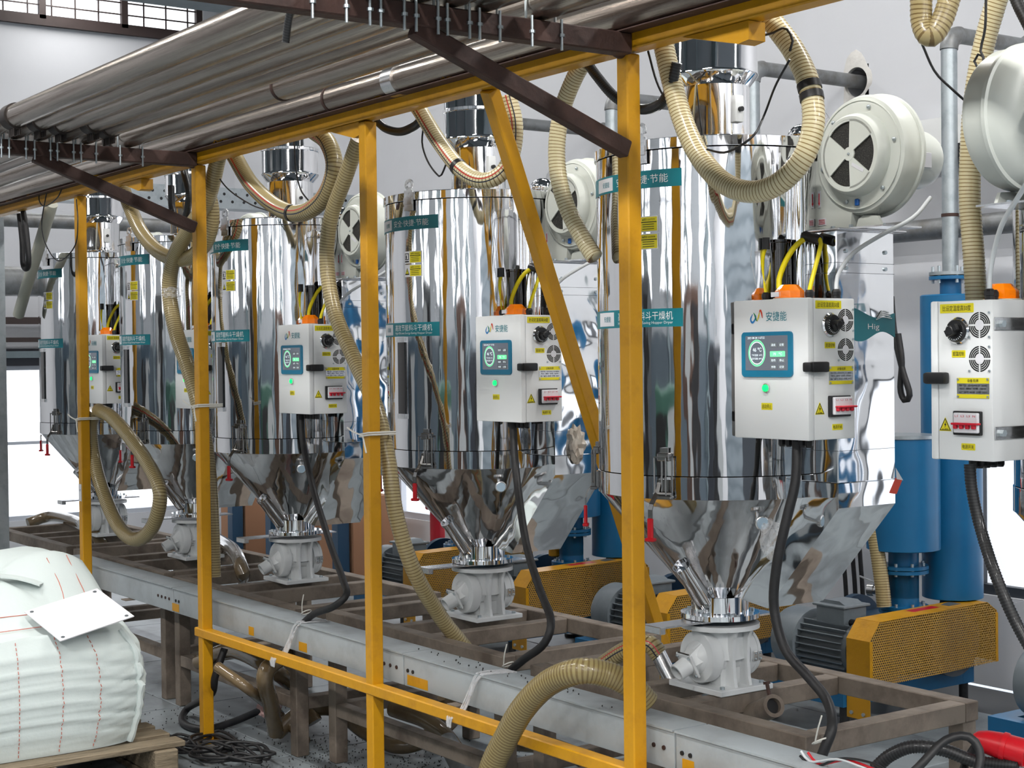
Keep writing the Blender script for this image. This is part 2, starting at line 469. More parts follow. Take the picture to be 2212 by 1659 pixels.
# windows
def window(name, axis, u0, u1, z0, z1, pos, nu, nz, pm, fm, fw=.05, out=1, depth=.1):
    root = bpy.data.objects.new(name, None); COL.objects.link(root); struct(root)
    P = (lambda a, b, c, d, y0, y1: G().box(a, b, y0, y1, c, d)) if axis == 'y' else (lambda a, b, c, d, y0, y1: G().box(y0, y1, a, b, c, d))
    y0, y1 = pos + out * .02, pos + out * depth
    for i in range(nu):
        for k in range(nz):
            a, b = u0 + (u1 - u0) * i / nu, u0 + (u1 - u0) * (i + 1) / nu; c, d = z0 + (z1 - z0) * k / nz, z0 + (z1 - z0) * (k + 1) / nz
            P(a + .004, b - .004, c + .004, d - .004, pos + out * .07, pos + out * .08).build('pane', pm, root, 0)
    fr = [P(u0, u1, z0, z0 + fw, y0, y1), P(u0, u1, z1 - fw, z1, y0, y1)]
    fr += [P(u0 + (u1 - u0) * i / nu - (fw / 2 if 0 < i < nu else (fw if i else 0)), u0 + (u1 - u0) * i / nu + (fw / 2 if 0 < i < nu else (0 if i else fw)), z0, z1, y0, y1) for i in range(nu + 1)]
    fr += [P(u0, u1, z0 + (z1 - z0) * k / nz - fw / 3, z0 + (z1 - z0) * k / nz + fw / 3, y0, y1) for k in range(1, nz)]
    for f in fr: f.build('window_frame', fm, root, 0)
    return root
ALU = mat('dark_window_frame', s(52, 58, 66), .5)
LTF = mat('pale_window_frame', s(196, 202, 212), .5)
window('window_1', 'y', *BW[0], YB, 2, 1, DAYS, ALU)
window('window_12', 'y', *BW[1], YB, 3, 1, DAYS, ALU)
window('window_2', 'y', *BW[2], YB, 5, 1, DAY, LTF)
window('window_3', 'x', *EW[0], XE, 2, 2, DAY, LTF, .04, -1)
w4 = window('window_4', 'x', *EW[1], XE, 4, 1, DAY, WBROWN, .06, -1)
for k in range(5): G().bar((XE - .04, EW[1][0], 4.95 + k * .11), (XE - .04, EW[1][1], 4.95 + k * .11), .012, .012).build('grille_bar', WBROWN, w4, 0)
for k in range(14): G().bar((XE - .05, EW[1][0] + .1 + k * .22, EW[1][2]), (XE - .05, EW[1][0] + .1 + k * .22, EW[1][3]), .012, .012).build('grille_bar', WBROWN, w4, 0)
G().box(XE - .02, XE + .05, 3.0, 6.5, 4.75, 4.81).build('window_sill', WBROWN, w4, 0)
for i, f in enumerate(FW): window('window_%d' % (5 + i), 'y', *f, YF, 3, 2, DAY, ALU, .06, -1)
# far-end details seen between dryers: dark lintel and wall strip over the low end window
struct(G().box(XE - .05, XE + .06, 3.9, 6.4, 1.69, 1.84).build('trim_4', mat('dark_lintel', s(60, 62, 70), .6), None, 0))
# roof steel
for i, x in enumerate((-12.2, -8.2, -4.2, -.2, 3.8)):
    if i == 0:
        g = G().box(x - .02, x + .02, YF, YB, 4.70, 5.2).box(x - .16, x + .16, YF, YB, 4.68, 4.72).box(x - .16, x + .16, YF, YB, 5.18, 5.22)
    else:
        g = G().box(x - .02, x + .02, YF, YB, 5.35, 5.9).box(x - .12, x + .12, YF, YB, 5.33, 5.36).box(x - .12, x + .12, YF, YB, 5.9, 5.93)
    struct(g.build('trim_%d' % (10 + i), STEELB, None, 0))
for i, x in enumerate((-11.0, -7.4, -3.8, -.2, 3.4)):  # unseen wall columns, added as dark verticals for the steel to reflect
    struct(G().box(x - .15, x + .15, YF, YF + .3, 0, ZC).build('trim_%d' % (20 + i), STEELB, None, 0))
# floor: base and separate painted slabs with open joints
floor = struct(G().box(XE, XN, YF, YB, -.1, -.012).build('floor', FLOORB, None, 0))
slab = G().bbox(-.297, .297, -.297, .297, -.012, 0, .003, 1).mesh('floor_slab', 0); slab.materials.append(FLOORM)
nslab = 0
for i in range(24):
    for k in range(12):
        x, y = -10.0 + i * .6, 1.0 - .6 + k * .6
        if y > 6.3 or nslab > 280: continue
        if x > -1.6 and y > 0: continue
        inst('floor_slab', slab, floor, Matrix.Translation((x, y, random.uniform(-.0015, 0)))); nslab += 1
g = G()
for x0, x1, y0, y1 in ((XE, -10.305, YF, YB), (-10.297, XN, YF, .09), (-1.6, XN, .1, YB)):
    g.box(x0, x1, y0, y1, -.013, -.001)
fo = g.build('slab_field', FLOORM, floor, 0)
# ceiling lamps (their light is the area light under each)
for k, (x, y) in enumerate(LAMP_POS):
    t = thing('ceiling_lamp', 'white strip lamp under the roof, number %s along row %s' % (('one (added)', 'two', 'three', 'four', 'five', 'six (added)')[k // 3], ('across the aisle', 'over the aisle', 'over the dryers')[k % 3]), 'lamp', (x, y, 5.31), 0, 'roof strip lamps')
    G().box(-.78, .78, -.2, .2, .0, .06).build('housing', WHITE, t, 0)
    G().bar((-.5, 0, .06), (-.5, 0, .69), .02, .02).bar((.5, 0, .06), (.5, 0, .69), .02, .02).build('hanger', GALV, t, 0)

# ================================================================== yellow pipe rack
YP = 2.91
PX_ = [-3.522 - 1.51 * i for i in range(5)]
rack = thing('pipe_rack', 'yellow painted steel rack of posts, rails and rusty cantilever arms along the aisle', 'rack', (PX_[1], YP, 0))
def loc(p): return Vector(p) - Vector((PX_[1], YP, 0))
def RB(name, p0, p1, w, h, m=YEL, up=(0, 0, 1), parent=rack, bev=.004):
    p0, p1 = loc(p0), loc(p1)
    g = G(); L = (p1 - p0).length
    g.bbox(-w / 2, w / 2, -h / 2, h / 2, 0, L, bev, 1)
    d = (p1 - p0).normalized(); sx = Vector(up).cross(d)
    sx = sx.normalized() if sx.length > 1e-4 else Vector((1, 0, 0)); sy = d.cross(sx)
    M = Matrix((( sx.x, sy.x, d.x, p0.x), (sx.y, sy.y, d.y, p0.y), (sx.z, sy.z, d.z, p0.z), (0, 0, 0, 1)))
    return g.xf(M).build(name, m, parent, 30)
for i, x in enumerate(PX_[:4]):
    RB('post', (x, YP, .012), (x, YP, 2.592), .05, .05)
    RB('base_plate', (x, YP, 0), (x, YP, .012), .10, .10)
RB('top_beam', (-10.8, YP, 2.622), (-1.0, YP, 2.622), .06, .05)
RB('dark_gap_strip', (-10.8, 2.857, 2.6435), (-1.0, 2.857, 2.6435), .05, .004, RUST, bev=.0005)  # added strip that makes the dark line between pipe and beam
RB('lower_rail', (-6.60, YP - .004, .495), (-1.2, YP - .004, .495), .05, .04)
for x in (PX_[0] + .03, PX_[2] + .03):
    arm = RB('cantilever_arm', (x, YP - .03, 2.612), (x, 1.45, 2.612), .055, .06, RUST)
    RB('arm_brace', (x, 2.16, 2.582), (x, YP - .035, 2.31), .04, .05, RUST)
    for y in (1.85, 1.946, 2.014, 2.046, 2.116, 2.152, 2.219, 2.248, 2.318, 2.35, 2.416, 2.523, 2.624):
        b = loc((x + .03, y, 2.60))
        G().cyl(b + Vector((0, 0, -.035)), b + Vector((0, 0, .05)), .0042, n=8).cyl(b + Vector((0, 0, .002)), b + Vector((0, 0, .010)), .009, n=6).build('bolt', ZINC, arm, 30)
    wl = loc((x - .03, YP - .028, 2.60)); G().sph(wl, .028, 8, .8).build('weld', RUST, rack)
RB('diagonal_strut', (-4.25, YP + .01, 2.60), (-4.80, 4.13, .50), .05, .05, YEL, (1, 0, 0))
for x, sg in ((PX_[0] + .42, 1), (PX_[1] - .13, 1), (PX_[2] - .72, 1)):
    p = loc((x, YP, 2.595)); G().prism([(-.16, 0), (.10, 0), (.10, -.05), (.06, -.055)], 1, -.02, .04).xf(Matrix.Translation(p)).build('gusset', YEL, rack, 0)
pl = loc((PX_[3] + .012, YP - .0262, 1.03)); G().box(-.03, .01, -.001, 0, -.045, .045).xf(Matrix.Translation(pl)).build('paper_label', STKW, rack, 0)
text_g('VYY', .03, .012, lambda u, v: (pl.x - .01 + u, pl.y - .0015, pl.z + v + .012)).build('label_print', INK, rack, 0)

# overhead stainless pipes, each one a thing, with couplings
PIPES = [(1.975, .045, -5.9), (2.08, .041, -5.75), (2.18, .041, -5.6), (2.282, .041, -5.72), (2.383, .041, -5.65), (2.574, .046, -5.05), (2.862, .050, -5.2)]
PN = ['outermost overhead pipe, farthest out over the aisle', 'second overhead pipe from the aisle side', 'third overhead pipe from the aisle side', 'fourth overhead pipe from the aisle side',
      'fifth overhead pipe from the aisle side', 'overhead pipe next to the thick one on the yellow beam', 'thick overhead pipe lying along the yellow top beam']
for k, (y, r, cx) in enumerate(PIPES):
    zc = 2.645 + r + .001
    t = thing('conveying_pipe', 'dull stainless ' + PN[k], 'pipe', (-5, y, zc - r), 0, 'overhead conveying pipes')
    G().cyl((-7.2, 0, r), (4.0, 0, r), r, n=28).build('pipe_run', PIPE, t)
    for xb in (PX_[0] + .03, PX_[2] + .03):
        c = xb + 5; a = [(c, (r + .004) * math.cos(q), r + (r + .004) * math.sin(q)) for q in [PI * i / 12 for i in range(13)]]
        a = [(c, r + .004, -.02)] + a + [(c, -r - .004, -.02)]
        if k < 6: G().tube(a, .004, 6).build('u_bolt', ZINC, t)
    xs = at((30, 85, 130, 200, 235, 250, 860)[k], (228, 236, 242, 262, 280, 290, 170)[k], Y=y).x + 5
    c = G().ring((xs - .035, 0, r), (xs + .035, 0, r), r + .006, .006).build('coupling', PIPEB if k < 6 else BRUSH, t)
    if k < 6:
        for q in (-.028, -.009, .009, .028):
            G().cyl((xs + q, -.01, -.035), (xs + q, -.01, .004), .004, n=6).cyl((xs + q, .012, -.028), (xs + q, .012, .004), .004, n=6).build('clamp_bolt', PIPEB, c, 30)
    if k >= 5:
        xw = cx + 5; G().ring((xw - .006, 0, r), (xw + .006, 0, r), r + .003, .003).build('weld_seam', RUST, t)

# grey trunking behind the lower rail: separate lengths on cleats
TY0, TY1, TZ0, TZ1 = 2.972, 3.095, .515, .632
t = thing('cable_trunking', 'long grey steel cable trunking running behind the yellow lower rail', 'trunking', (-5, 3.03, TZ0))
segs = [(-8.6, -7.05), (-7.045, -4.93), (-4.925, -3.42), (-3.415, -2.0)]
for a, b in segs:
    q = G().bbox(a + 5, b + 5, TY0 - 3.03, TY1 - 3.03, 0, TZ1 - TZ0, .006, 2).build('trunking_length', DUCT, t)
    G().box(a + 5.002, b + 4.998, TY0 - 3.036, TY1 - 3.026, TZ1 - TZ0 - .003, TZ1 - TZ0 + .003).build('lid', DUCT, q, 0)
for c in (-7.05, -4.93, -3.42):
    for i in range(6):
        x = c + 5 + (-.18 + .045 * i if i < 4 else -.0 + .035 * (i - 3))
        G().cyl((x, TY0 - 3.034, .06), (x, TY0 - 3.026, .06), .007, n=8).build('rivet', RUST if i < 4 else BLACK, t, 0)
for x, w in ((-6.2, .05), (-5.72, .07), (-4.83, .14), (-7.02, .08), (-3.36, .05)):
    o = G().box(x + 5 - w / 2, x + 5 + w / 2, TY0 - 3.0312, TY0 - 3.0302, .008, .045).build('paint_patch', YEL, t, 0)
for x in (-7.6, -6.05, -4.55, -3.05):
    G().box(x + 4.97, x + 5.03, -.094, .06, -.006, -.001).build('cleat', STAND, t, 0)
# clear film tied round trunking and rail
for x in (-5.75, -4.42):
    o = thing('film_tie', 'twisted clear film tying the trunking to the yellow rail, %s' % ('left of the middle post' if x < -5 else 'right of the middle post'), 'plastic film', (x, 2.97, TZ0))
    g = G()
    for k in range(11):
        d = random.uniform(-.03, .03); e = random.uniform(-.022, .022)
        g.tube(smooth_path([(.02 + d, .12, .122), (.0 + d, .03, .124), (-.01 + d * .6, -.008, .11), (-.05 + e, -.04, .0), (-.055 + e, -.068, -.01), (-.055 + e, -.094, -.025), (-.055 + e * .6, -.094, -.055)], .02), .0028, 5)
    g.build('film_strand', FILM, o)

# unseen, added for dark reflections in the steel: machine cabinets and a roller door
struct(G().box(XN - .06, XN - .01, -3.5, 2.5, 0, 3.6).build('added_door_1', mat('roller_door_grey', s(96, 108, 118), .5), None, 0))
for i in range(17): G().box(XN - .075, XN - .06, -3.5, 2.5, .05 + i * .21, .20 + i * .21).build('door_slat', mat('roller_slat', s(120, 130, 138), .45), bpy.data.objects['added_door_1'], 0)
for i, (x, y, w, d, h, c) in enumerate(((-9.2, -2.6, 1.5, .9, 1.9, (52, 70, 84)), (-6.4, -3.0, 1.1, 1.0, 2.3, (70, 74, 78)), (-3.9, -2.5, 1.8, .8, 1.5, (46, 84, 72)), (-.9, -2.8, 1.2, 1.0, 2.2, (84, 60, 48)), (1.9, -2.4, 1.4, 1.0, 1.8, (54, 58, 66)), (3.6, 1.8, 1.0, 1.6, 2.1, (60, 66, 74)), (.6, 5.6, 1.2, .9, 2.2, (40, 62, 84)))):
    t = thing('added_machine_cabinet', ('dark blue', 'tall grey', 'low green', 'brown', 'slate', 'dark grey', 'navy')[i] + (' machine cabinet added unseen across the aisle for reflections in the dryers' if i < 6 else ' machine cabinet added unseen by the back wall for reflections in the dryers'), 'machine', (x, y, 0))
    G().bbox(-w / 2, w / 2, -d / 2, d / 2, .1, h, .02, 1).build('cabinet_body', mat('machine_paint_%d' % i, s(*c), .5), t, 30)
    for k in range(2): G().bbox(-w / 2 + .05 + k * w / 2, -.05 + k * w / 2, d / 2, d / 2 + .02, .2, h - .15, .004, 1).build('cabinet_door', mat('machine_door', s(150, 154, 156), .5) if (i + k) % 2 else BLACK, t, 30)
    G().box(-w / 2 + .04, w / 2 - .04, -d / 2 + .04, d / 2 - .04, 0, .1).build('plinth', BLACK, t, 0)
# ================================================================== dryer unit, built once and copied
RB_ = .385
def arc_patch(a0, a1, z0, z1, r, th=.0012, n=20):
    g = G(); vs = []; fs = []
    for i in range(n + 1):
        a = R(a0 + (a1 - a0) * i / n); c, d = math.cos(a), math.sin(a)
        vs += [(r * c, r * d, z0), (r * c, r * d, z1), ((r + th) * c, (r + th) * d, z0), ((r + th) * c, (r + th) * d, z1)]
    for i in range(n):
        b = i * 4; e = b + 4
        fs += [(b + 2, e + 2, e + 3, b + 3), (b, b + 1, e + 1, e), (b + 1, b + 3, e + 3, e + 1), (b, e, e + 2, b + 2)]
    fs += [(0, 2, 3, 1), (n * 4, n * 4 + 1, n * 4 + 3, n * 4 + 2)]
    return g._add(vs, fs)
def arc_text(t, ac, zc, w, h, r):
    return text_g(t, w, h, lambda u, v: ((r) * math.cos(R(ac) + u / r), r * math.sin(R(ac) + u / r), zc + v))

def make_dryer():
    t = thing('hopper_dryer', 'x', 'hopper dryer')
    G().lathe([(RB_, 1.355), (RB_, 1.60), (RB_, 1.85), (RB_, 2.10), (RB_, 2.338)], 96).build('body', CHROME, t)
    G().lathe([(RB_ + .001, 1.283), (RB_ + .003, 1.284), (RB_ + .003, 1.352), (RB_, 1.3535)], 96).build('lower_ring', CHROME, t)
    G().lathe([(RB_, 1.283), (RB_ * .75 + .0925 * .25, 1.283 - .0845), ((RB_ + .0925) / 2, 1.114), (.0925, .945)], 96).build('cone', CHROMEC, t)
    G().lathe([(.085, .94), (.0935, .945), (.0935, .891), (.127, .890), (.127, .8745), (.05, .8740)], 56).build('collar', CHROME, t)
    lid = G().lathe([(RB_ - .004, 2.3385), (RB_ + .006, 2.342), (RB_ + .006, 2.371), (RB_ - .004, 2.375), (.2, 2.395), (.112, 2.405)], 96).build('lid', CHROME, t)
    for a in (-78, 102):
        M = Matrix.Rotation(R(a), 4, 'Z') @ Matrix.Translation((RB_ + .006, 0, 0))
        g = G().box(0, .006, -.024, .024, 2.30, 2.38)
        n = 18; vs = []; fs = []
        for i in range(n + 1):
            q = -.6 + (PI + 1.2) * i / n
            for rr in (.011, .023):
                for x in (0, .006): vs.append((x - .004, rr * math.cos(q), 2.402 + rr * math.sin(q)))
        for i in range(n):
            b, e = i * 4, i * 4 + 4
            fs += [(b, e, e + 2, b + 2), (b + 1, b + 3, e + 3, e + 1), (b + 2, e + 2, e + 3, b + 3), (b, b + 1, e + 1, e)]
        g._add(vs, fs).box(-.004, .002, -.014, .014, 2.37, 2.392).box(.004, .012, -.022, .022, 2.325, 2.35)
        g.xf(M).build('lifting_lug', BRUSH, t, 30)
    # loader standing on the lid
    ld = G().lathe([(.13, 2.398), (.13, 2.404), (.112, 2.405), (.110, 2.43), (.110, 2.573), (.137, 2.606), (.139, 2.612), (.136, 2.62), (.136, 2.95), (.13, 2.97), (.05, 2.985)], 64).build('loader_tube', CHROME, t, 22)
    G().lathe([(.138, 2.72), (.140, 2.722), (.140, 2.734), (.138, 2.736)], 64).build('seam_band', CHROME, ld)
    G().bbox(.104, .126, -.03, .006, 2.45, 2.535, .004).build('level_sensor', WHITE, t)
    G().cyl((.126, -.012, 2.49), (.138, -.012, 2.49), .008, n=10).build('sensor_plug', BLACK, t)
    d = G().sph((.235, .16, 2.40), .055, 20, .8).build('outlet_dome', CHROME, t)
    G().cyl((.235, .215, 2.43), (.235, .221, 2.43), .06, n=28).build('dome_flange', BRUSH, d)
    # stickers
    for z0, z1, txt, small in ((2.226, 2.279, '安全·快捷·节能', None), (1.805, 1.860, '高效节能料斗干燥机', 'High-Efficient Energy-Saving Hopper Dryer')):
        b = arc_patch(-128, -58, z0, z1, RB_ + .0004).build('banner_sticker', TEAL, t)
        arc_patch(-115, -98, z0 + .006, z1 - .006, RB_ + .0012, .001, 8).build('logo_patch', STKW, b)
        arc_text('安捷能', -104.5, (z0 + z1) / 2, .05, .018, RB_ + .0026).build('logo_lettering', TINK, b, 0)
        if small:
            arc_text(txt, -78.5, z0 + .034, .215, .026, RB_ + .0022).build('lettering', WINK, b, 0)
            arc_text(small, -78.5, z0 + .012, .215, .011, RB_ + .0022).build('lettering', WINK, b, 0)
        else:
            arc_text(txt, -79.5, z0 + .027, .205, .027, RB_ + .0022).build('lettering', WINK, b, 0)
    for z0, kind in ((2.093, 0), (2.040, 1)):
        b = arc_patch(-83.5, -69.5, z0, z0 + .048, RB_ + .0004, .001, 8).build('caution_sticker', STKW, t)
        arc_patch(-78.8, -70, z0 + .003, z0 + .045, RB_ + .0012, .0006, 6).build('yellow_panel', STK, b)
        arc_patch(-78.6, -70.2, z0 + .0285, z0 + .031, RB_ + .0016, .0005, 6).build('black_bar', INK, b)
        arc_text('▲警告 CAUTION', -74.5, z0 + .038, .046, .007, RB_ + .0022).build('lettering', INK, b, 0)
        for q in range(3): arc_patch(-77.8, -71.5, z0 + .008 + q * .007, z0 + .010 + q * .007, RB_ + .0016, .0004, 4).build('print_line', INK, b)
        if kind:
            arc_text('▲', -81.2, z0 + .022, .026, .028, RB_ + .0018).build('flame_triangle', INK, b, 0)
            arc_text('▲', -81.2, z0 + .0215, .018, .018, RB_ + .0022).build('flame_triangle', STK, b, 0)
            arc_text('!', -81.2, z0 + .020, .003, .012, RB_ + .0026).build('flame_mark', INK, b, 0)
        else:
            arc_patch(-83, -79.6, z0 + .014, z0 + .04, RB_ + .0012, .0005, 4).build('pictogram', INK, b)
            arc_patch(-82.5, -80.1, z0 + .017, z0 + .037, RB_ + .0018, .0004, 4).build('pictogram', STKW, b)
            arc_patch(-82.1, -81.2, z0 + .018, z0 + .032, RB_ + .0023, .0004, 4).build('pictogram', INK, b)
            arc_patch(-83, -79.6, z0 + .005, z0 + .010, RB_ + .0012, .0005, 4).build('pictogram', INK, b)
    sw = arc_patch(-91, -84, 1.48, 1.80, RB_ + .0004, .006, 6).build('sight_glass', DARKG, t)
    for z in (1.488, 1.792): arc_patch(-91.5, -83.5, z - .01, z + .01, RB_ + .0004, .009, 6).build('sight_frame', BRUSH, sw)
    # toggle clamps with red grips on the lower ring
    for a in (-67, -134, 170, 60):
        M = Matrix.Rotation(R(a), 4, 'Z') @ Matrix.Translation((RB_, 0, 0))
        c = G().bbox(0, .02, -.02, .02, 1.40, 1.425, .003, 1).box(.004, .012, -.013, .013, 1.425, 1.44).box(.0, .012, -.024, .024, 1.292, 1.345).bbox(.006, .03, -.03, .03, 1.285, 1.297, .003, 1)
        for y in (-.026, -.006, .012, .028):
            c.cyl((.024 if y in (-.026, .012) else .014, y, 1.295), (.024 if y in (-.026, .012) else .014, y, 1.412), .0028, n=6)
        c.bar((.024, -.028, 1.412), (.024, .014, 1.412), .005, .005).bar((.014, -.008, 1.412), (.014, .030, 1.412), .005, .005)
        c.cyl((.02, -.03, 1.302), (.02, .03, 1.302), .006, n=8)
        o = c.xf(M).build('toggle_clamp', CLAMP, t, 30)
        lv = [(.012, -.016, 1.335), (.022, -.018, 1.305), (.046, -.026, 1.272), (.05, -.028, 1.255), (.05, -.028, 1.22)]
        g = G()
        for p, q in zip(lv, lv[1:]): g.bar(p, q, .014, .004, (1, 0, 0))
        g.xf(M).build('lever', CLAMP, o, 0)
        G().bbox(.045, .056, -.037, -.019, 1.168, 1.230, .003, 1).bbox(.040, .060, -.044, -.012, 1.160, 1.171, .003, 1).xf(M).build('red_grip', RED, o, 30)
    # slide gate below the collar
    sg = G().box(-.05, .05, -.12, .20, .8665, .8725).box(-.042, .042, -.285, -.10, .8665, .8725).bbox(-.044, .044, -.292, -.268, .850, .8735, .002, 1).build('slide_gate', BRUSH, t, 30)
    for k in range(8):
        a = R(22 + 45 * k); G().cyl((.11 * math.cos(a), .11 * math.sin(a), .889), (.11 * math.cos(a), .11 * math.sin(a), .897), .007, n=6).build('flange_bolt', ZINC, sg, 20)
    # stub spout on the cone
    G().cyl((.030, -.185, 1.052), (.018, -.085, .925), .028, n=24).ring((.0305, -.1895, 1.0577), (.0295, -.182, 1.048), .031, .004).build('cone_spout', CHROME, t)
    # heater box, cover plates and the sloping air duct at the side
    hb = G().bbox(.30, .535, -.02, .23, 1.335, 2.080, .003, 1).build('heater_box', CHROMEW, t, 30)
    G().bbox(.285, .56, -.035, .26, 2.080, 2.086, .002, 1).build('top_plate', BRUSH, hb, 30)
    for z in (1.955, 1.985, 1.43): G().box(.3, .5356, -.0206, .2306, z, z + .0012).build('panel_seam', MOTORD, hb, 0)
    for z in (1.97, 2.02): 
        for y in (.02, .19): G().cyl((.535, y, z), (.540, y, z), .006, n=8).build('panel_screw', ZINC, hb, 20)
    G().prism([(.535, 1.334), (.535, 1.262), (.235, .93), (.115, .945), (.16, 1.06), (.335, 1.334)], 1, -.018, .228).build('air_duct', CHROMEW, t, 0)
    G().lathe([(.030, 1.88), (.034, 1.882), (.034, 2.05), (.036, 2.052), (.036, 2.06), (.02, 2.062)], 24, (.372, -.085, 0)).build('filter_tube', DARKG, t)
    G().lathe([(.028, 1.60), (.028, 2.255), (.031, 2.257), (.031, 2.275), (.028, 2.277), (.026, 2.30), (.012, 2.315)], 24, (.40, -.03, 0)).build('return_pipe', CHROME, t)
    return t

# ------------------------------------------------------------------ control cabinet
def rr(x0, x1, z0, z1, r, n=5):
    out = []
    for cx, cz, a0 in ((x1 - r, z1 - r, 0), (x0 + r, z1 - r, 90), (x0 + r, z0 + r, 180), (x1 - r, z0 + r, 270)):
        for i in range(n + 1):
            a = R(a0 + 90 * i / n); out.append((cx + r * math.cos(a), cz + r * math.sin(a)))
    return out
def make_cabinet():
    t = thing('control_cabinet', 'x', 'control box')
    G().bbox(-.148, .148, -.071, .095, 0, .40, .004).build('case', WHITE, t)
    G().bbox(-.151, .149, -.095, -.0725, -.001, .401, .005).build('door', WHITE, t)
    for z in (.06, .32): G().bbox(-.163, -.147, -.088, -.066, z - .016, z + .016, .003, 1).build('hinge', BLACK, t, 30)
    G().box(-.168, -.150, -.064, .09, .03, .385).build('side_flange', BRUSH, t, 0)
    F = -.095                                            # door face
    fd = lambda u, v, d=.001: (u, F - d, v)
    def plate(poly, d0, d1, name, m, par): return G().prism(poly, 1, F - d1, F - d0).build(name, m, par, 30)
    bz = plate(rr(-.112, .092, .178, .308, .012), 0, .006, 'screen_bezel', BEZEL, t)
    plate(rr(-.095, .076, .197, .297, .003), .005, .0066, 'screen', SCREEN, bz)
    q = .0072
    ring = []
    for nm, r0, r1, m in (('screen_ring', .033, .037, SCRG), ('screen_ring', .029, .0315, SCRW)):
        g = G(); n = 40; vs = []; fs = []
        for i in range(n):
            a = 2 * PI * i / n
            for rad in (r0, r1): vs.append(fd(-.047 + rad * .95 * math.cos(a), .247 + rad * 1.05 * math.sin(a), q))
        for i in range(n): fs.append((2 * i, 2 * i + 1, 2 * ((i + 1) % n) + 1, 2 * ((i + 1) % n)))
        g._add(vs, fs).build(nm, m, bz, 0)
    text_g('46 ℃', .036, .012, lambda u, v: fd(-.046 + u, .257 + v, q)).build('screen_lettering', SCRW, bz, 0)
    text_g('下料温度: 30℃', .044, .006, lambda u, v: fd(-.047 + u, .241 + v, q)).build('screen_lettering', SCRW, bz, 0)
    text_g('设定温度: 80℃', .044, .006, lambda u, v: fd(-.047 + u, .231 + v, q)).build('screen_lettering', SCRW, bz, 0)
    text_g('2023-08-28 11:57:22', .07, .006, lambda u, v: fd(-.05 + u, .291 + v, q)).build('screen_lettering', SCRW, bz, 0)
    G().prism(rr(.006, .066, .236, .252, .002), 1, F - .0071, F - .0067).build('screen_button', SCRG, bz, 0)
    text_g('70   ℃', .036, .008, lambda u, v: fd(.037 + u, .244 + v, .0076)).build('screen_lettering', SCRW, bz, 0)
    for x, z, w in ((.020, .270, '温度'), (.053, .270, '设置'), (.020, .226, '加热'), (.053, .226, '停止'), (.020, .207, '参数'), (.053, .207, '记录')):
        G().prism(rr(x - .014, x + .014, z - .007, z + .007, .002), 1, F - .0071, F - .0067).build('screen_button', MOTOR, bz, 0)
        text_g(w, .018, .007, lambda u, v: fd(x + u, z + v, .0076)).build('screen_lettering', SCRW, bz, 0)
    # maker's mark: coloured swoosh and lettering
    lg = text_g('安捷能', .082, .027, lambda u, v: fd(.026 + u, .352 + v)).build('logo_lettering', TINK, t, 0)
    def ribbon(pts, wd, m):
        P = smooth_path([Vector((a, 0, b)) for a, b in pts], .002); g = G(); vs = []; fs = []
        for i, p in enumerate(P):
            k = i / (len(P) - 1); a = P[max(i - 1, 0)]; b = P[min(i + 1, len(P) - 1)]; d = (b - a).normalized(); nrm = Vector((-d.z, 0, d.x)); hw = wd * (math.sin(PI * min(max(k, .08), .92)) ** .6)
            for sg in (-1, 1): c = p + nrm * hw * sg; vs.append(fd(c.x, c.z))
        for i in range(len(P) - 1): fs.append((2 * i, 2 * i + 1, 2 * i + 3, 2 * i + 2))
        return g._add(vs, fs).build('logo_swoosh', m, lg, 0)
    ribbon([(-.070, .360), (-.078, .346), (-.072, .336), (-.062, .342), (-.056, .356)], .003, mat('logo_blue', s(40, 130, 200), .5))
    ribbon([(-.066, .364), (-.060, .356), (-.055, .343), (-.050, .340)], .0028, mat('logo_green', s(30, 140, 80), .5))
    ribbon([(-.052, .339), (-.046, .352), (-.041, .366)], .0026, mat('logo_yellow', s(232, 200, 40), .5))
    ribbon([(-.043, .362), (-.038, .371), (-.033, .362), (-.030, .348)], .0028, mat('logo_red', s(222, 70, 40), .5))
    p = G().cyl((-.015, F - .006, .146), (-.015, F, .146), .013, n=24).build('pilot_lamp', BRUSH, t)
    G().lathe([(.0105, 0), (.0095, .004), (.004, .006)], 20, (-.015, F - .006, .146), (0, -1, 0)).build('lamp_lens', GREEN, p)
    def sticker(poly_x0, x1, z0, z1, txt, face, tw=None):
        if face == 'door':
            b = G().prism(rr(poly_x0, x1, z0, z1, .002), 1, F - .0008, F).build('sticker', STK, t, 0); fn = lambda u, v: ((poly_x0 + x1) / 2 + u, F - .0012, (z0 + z1) / 2 + v)
        else:
            b = G().prism(rr(poly_x0, x1, z0, z1, .002), 0, .148, .1488).build('sticker', STK, t, 0); fn = lambda u, v: (.1492, (poly_x0 + x1) / 2 + u, (z0 + z1) / 2 + v)
        text_g(txt, (x1 - poly_x0) * .84, (z1 - z0) * .62, fn).build('lettering', INK, b, 0)
    sticker(-.037, .007, .083, .103, '启动停止', 'door')
    sticker(-.064, .040, .370, .393, '比设定温度高50度', 'side')
    sticker(-.028, .014, .258, .276, '超温控制', 'side')
    sticker(.0, .042, .026, .043, '电源开关', 'side')
    X = .148
    # thermostat dial
    dl = G().lathe([(.034, 0), (.034, .004), (.030, .008)], 36, (X, -.006, .325), (1, 0, 0)).build('thermostat_dial', CHROME, t)
    G().lathe([(.029, .004), (.029, .014), (.026, .018), (.012, .018)], 36, (X, -.006, .325), (1, 0, 0)).build('dial_disc', BLACK, dl)
    G().lathe([(.014, .016), (.0125, .038), (.01, .040)], 8, (X, -.006, .325), (1, 0, 0)).bar((X + .03, -.02, .317), (X + .03, .012, .335), .016, .012, (1, 0, 0)).build('dial_knob', BLACK, dl)
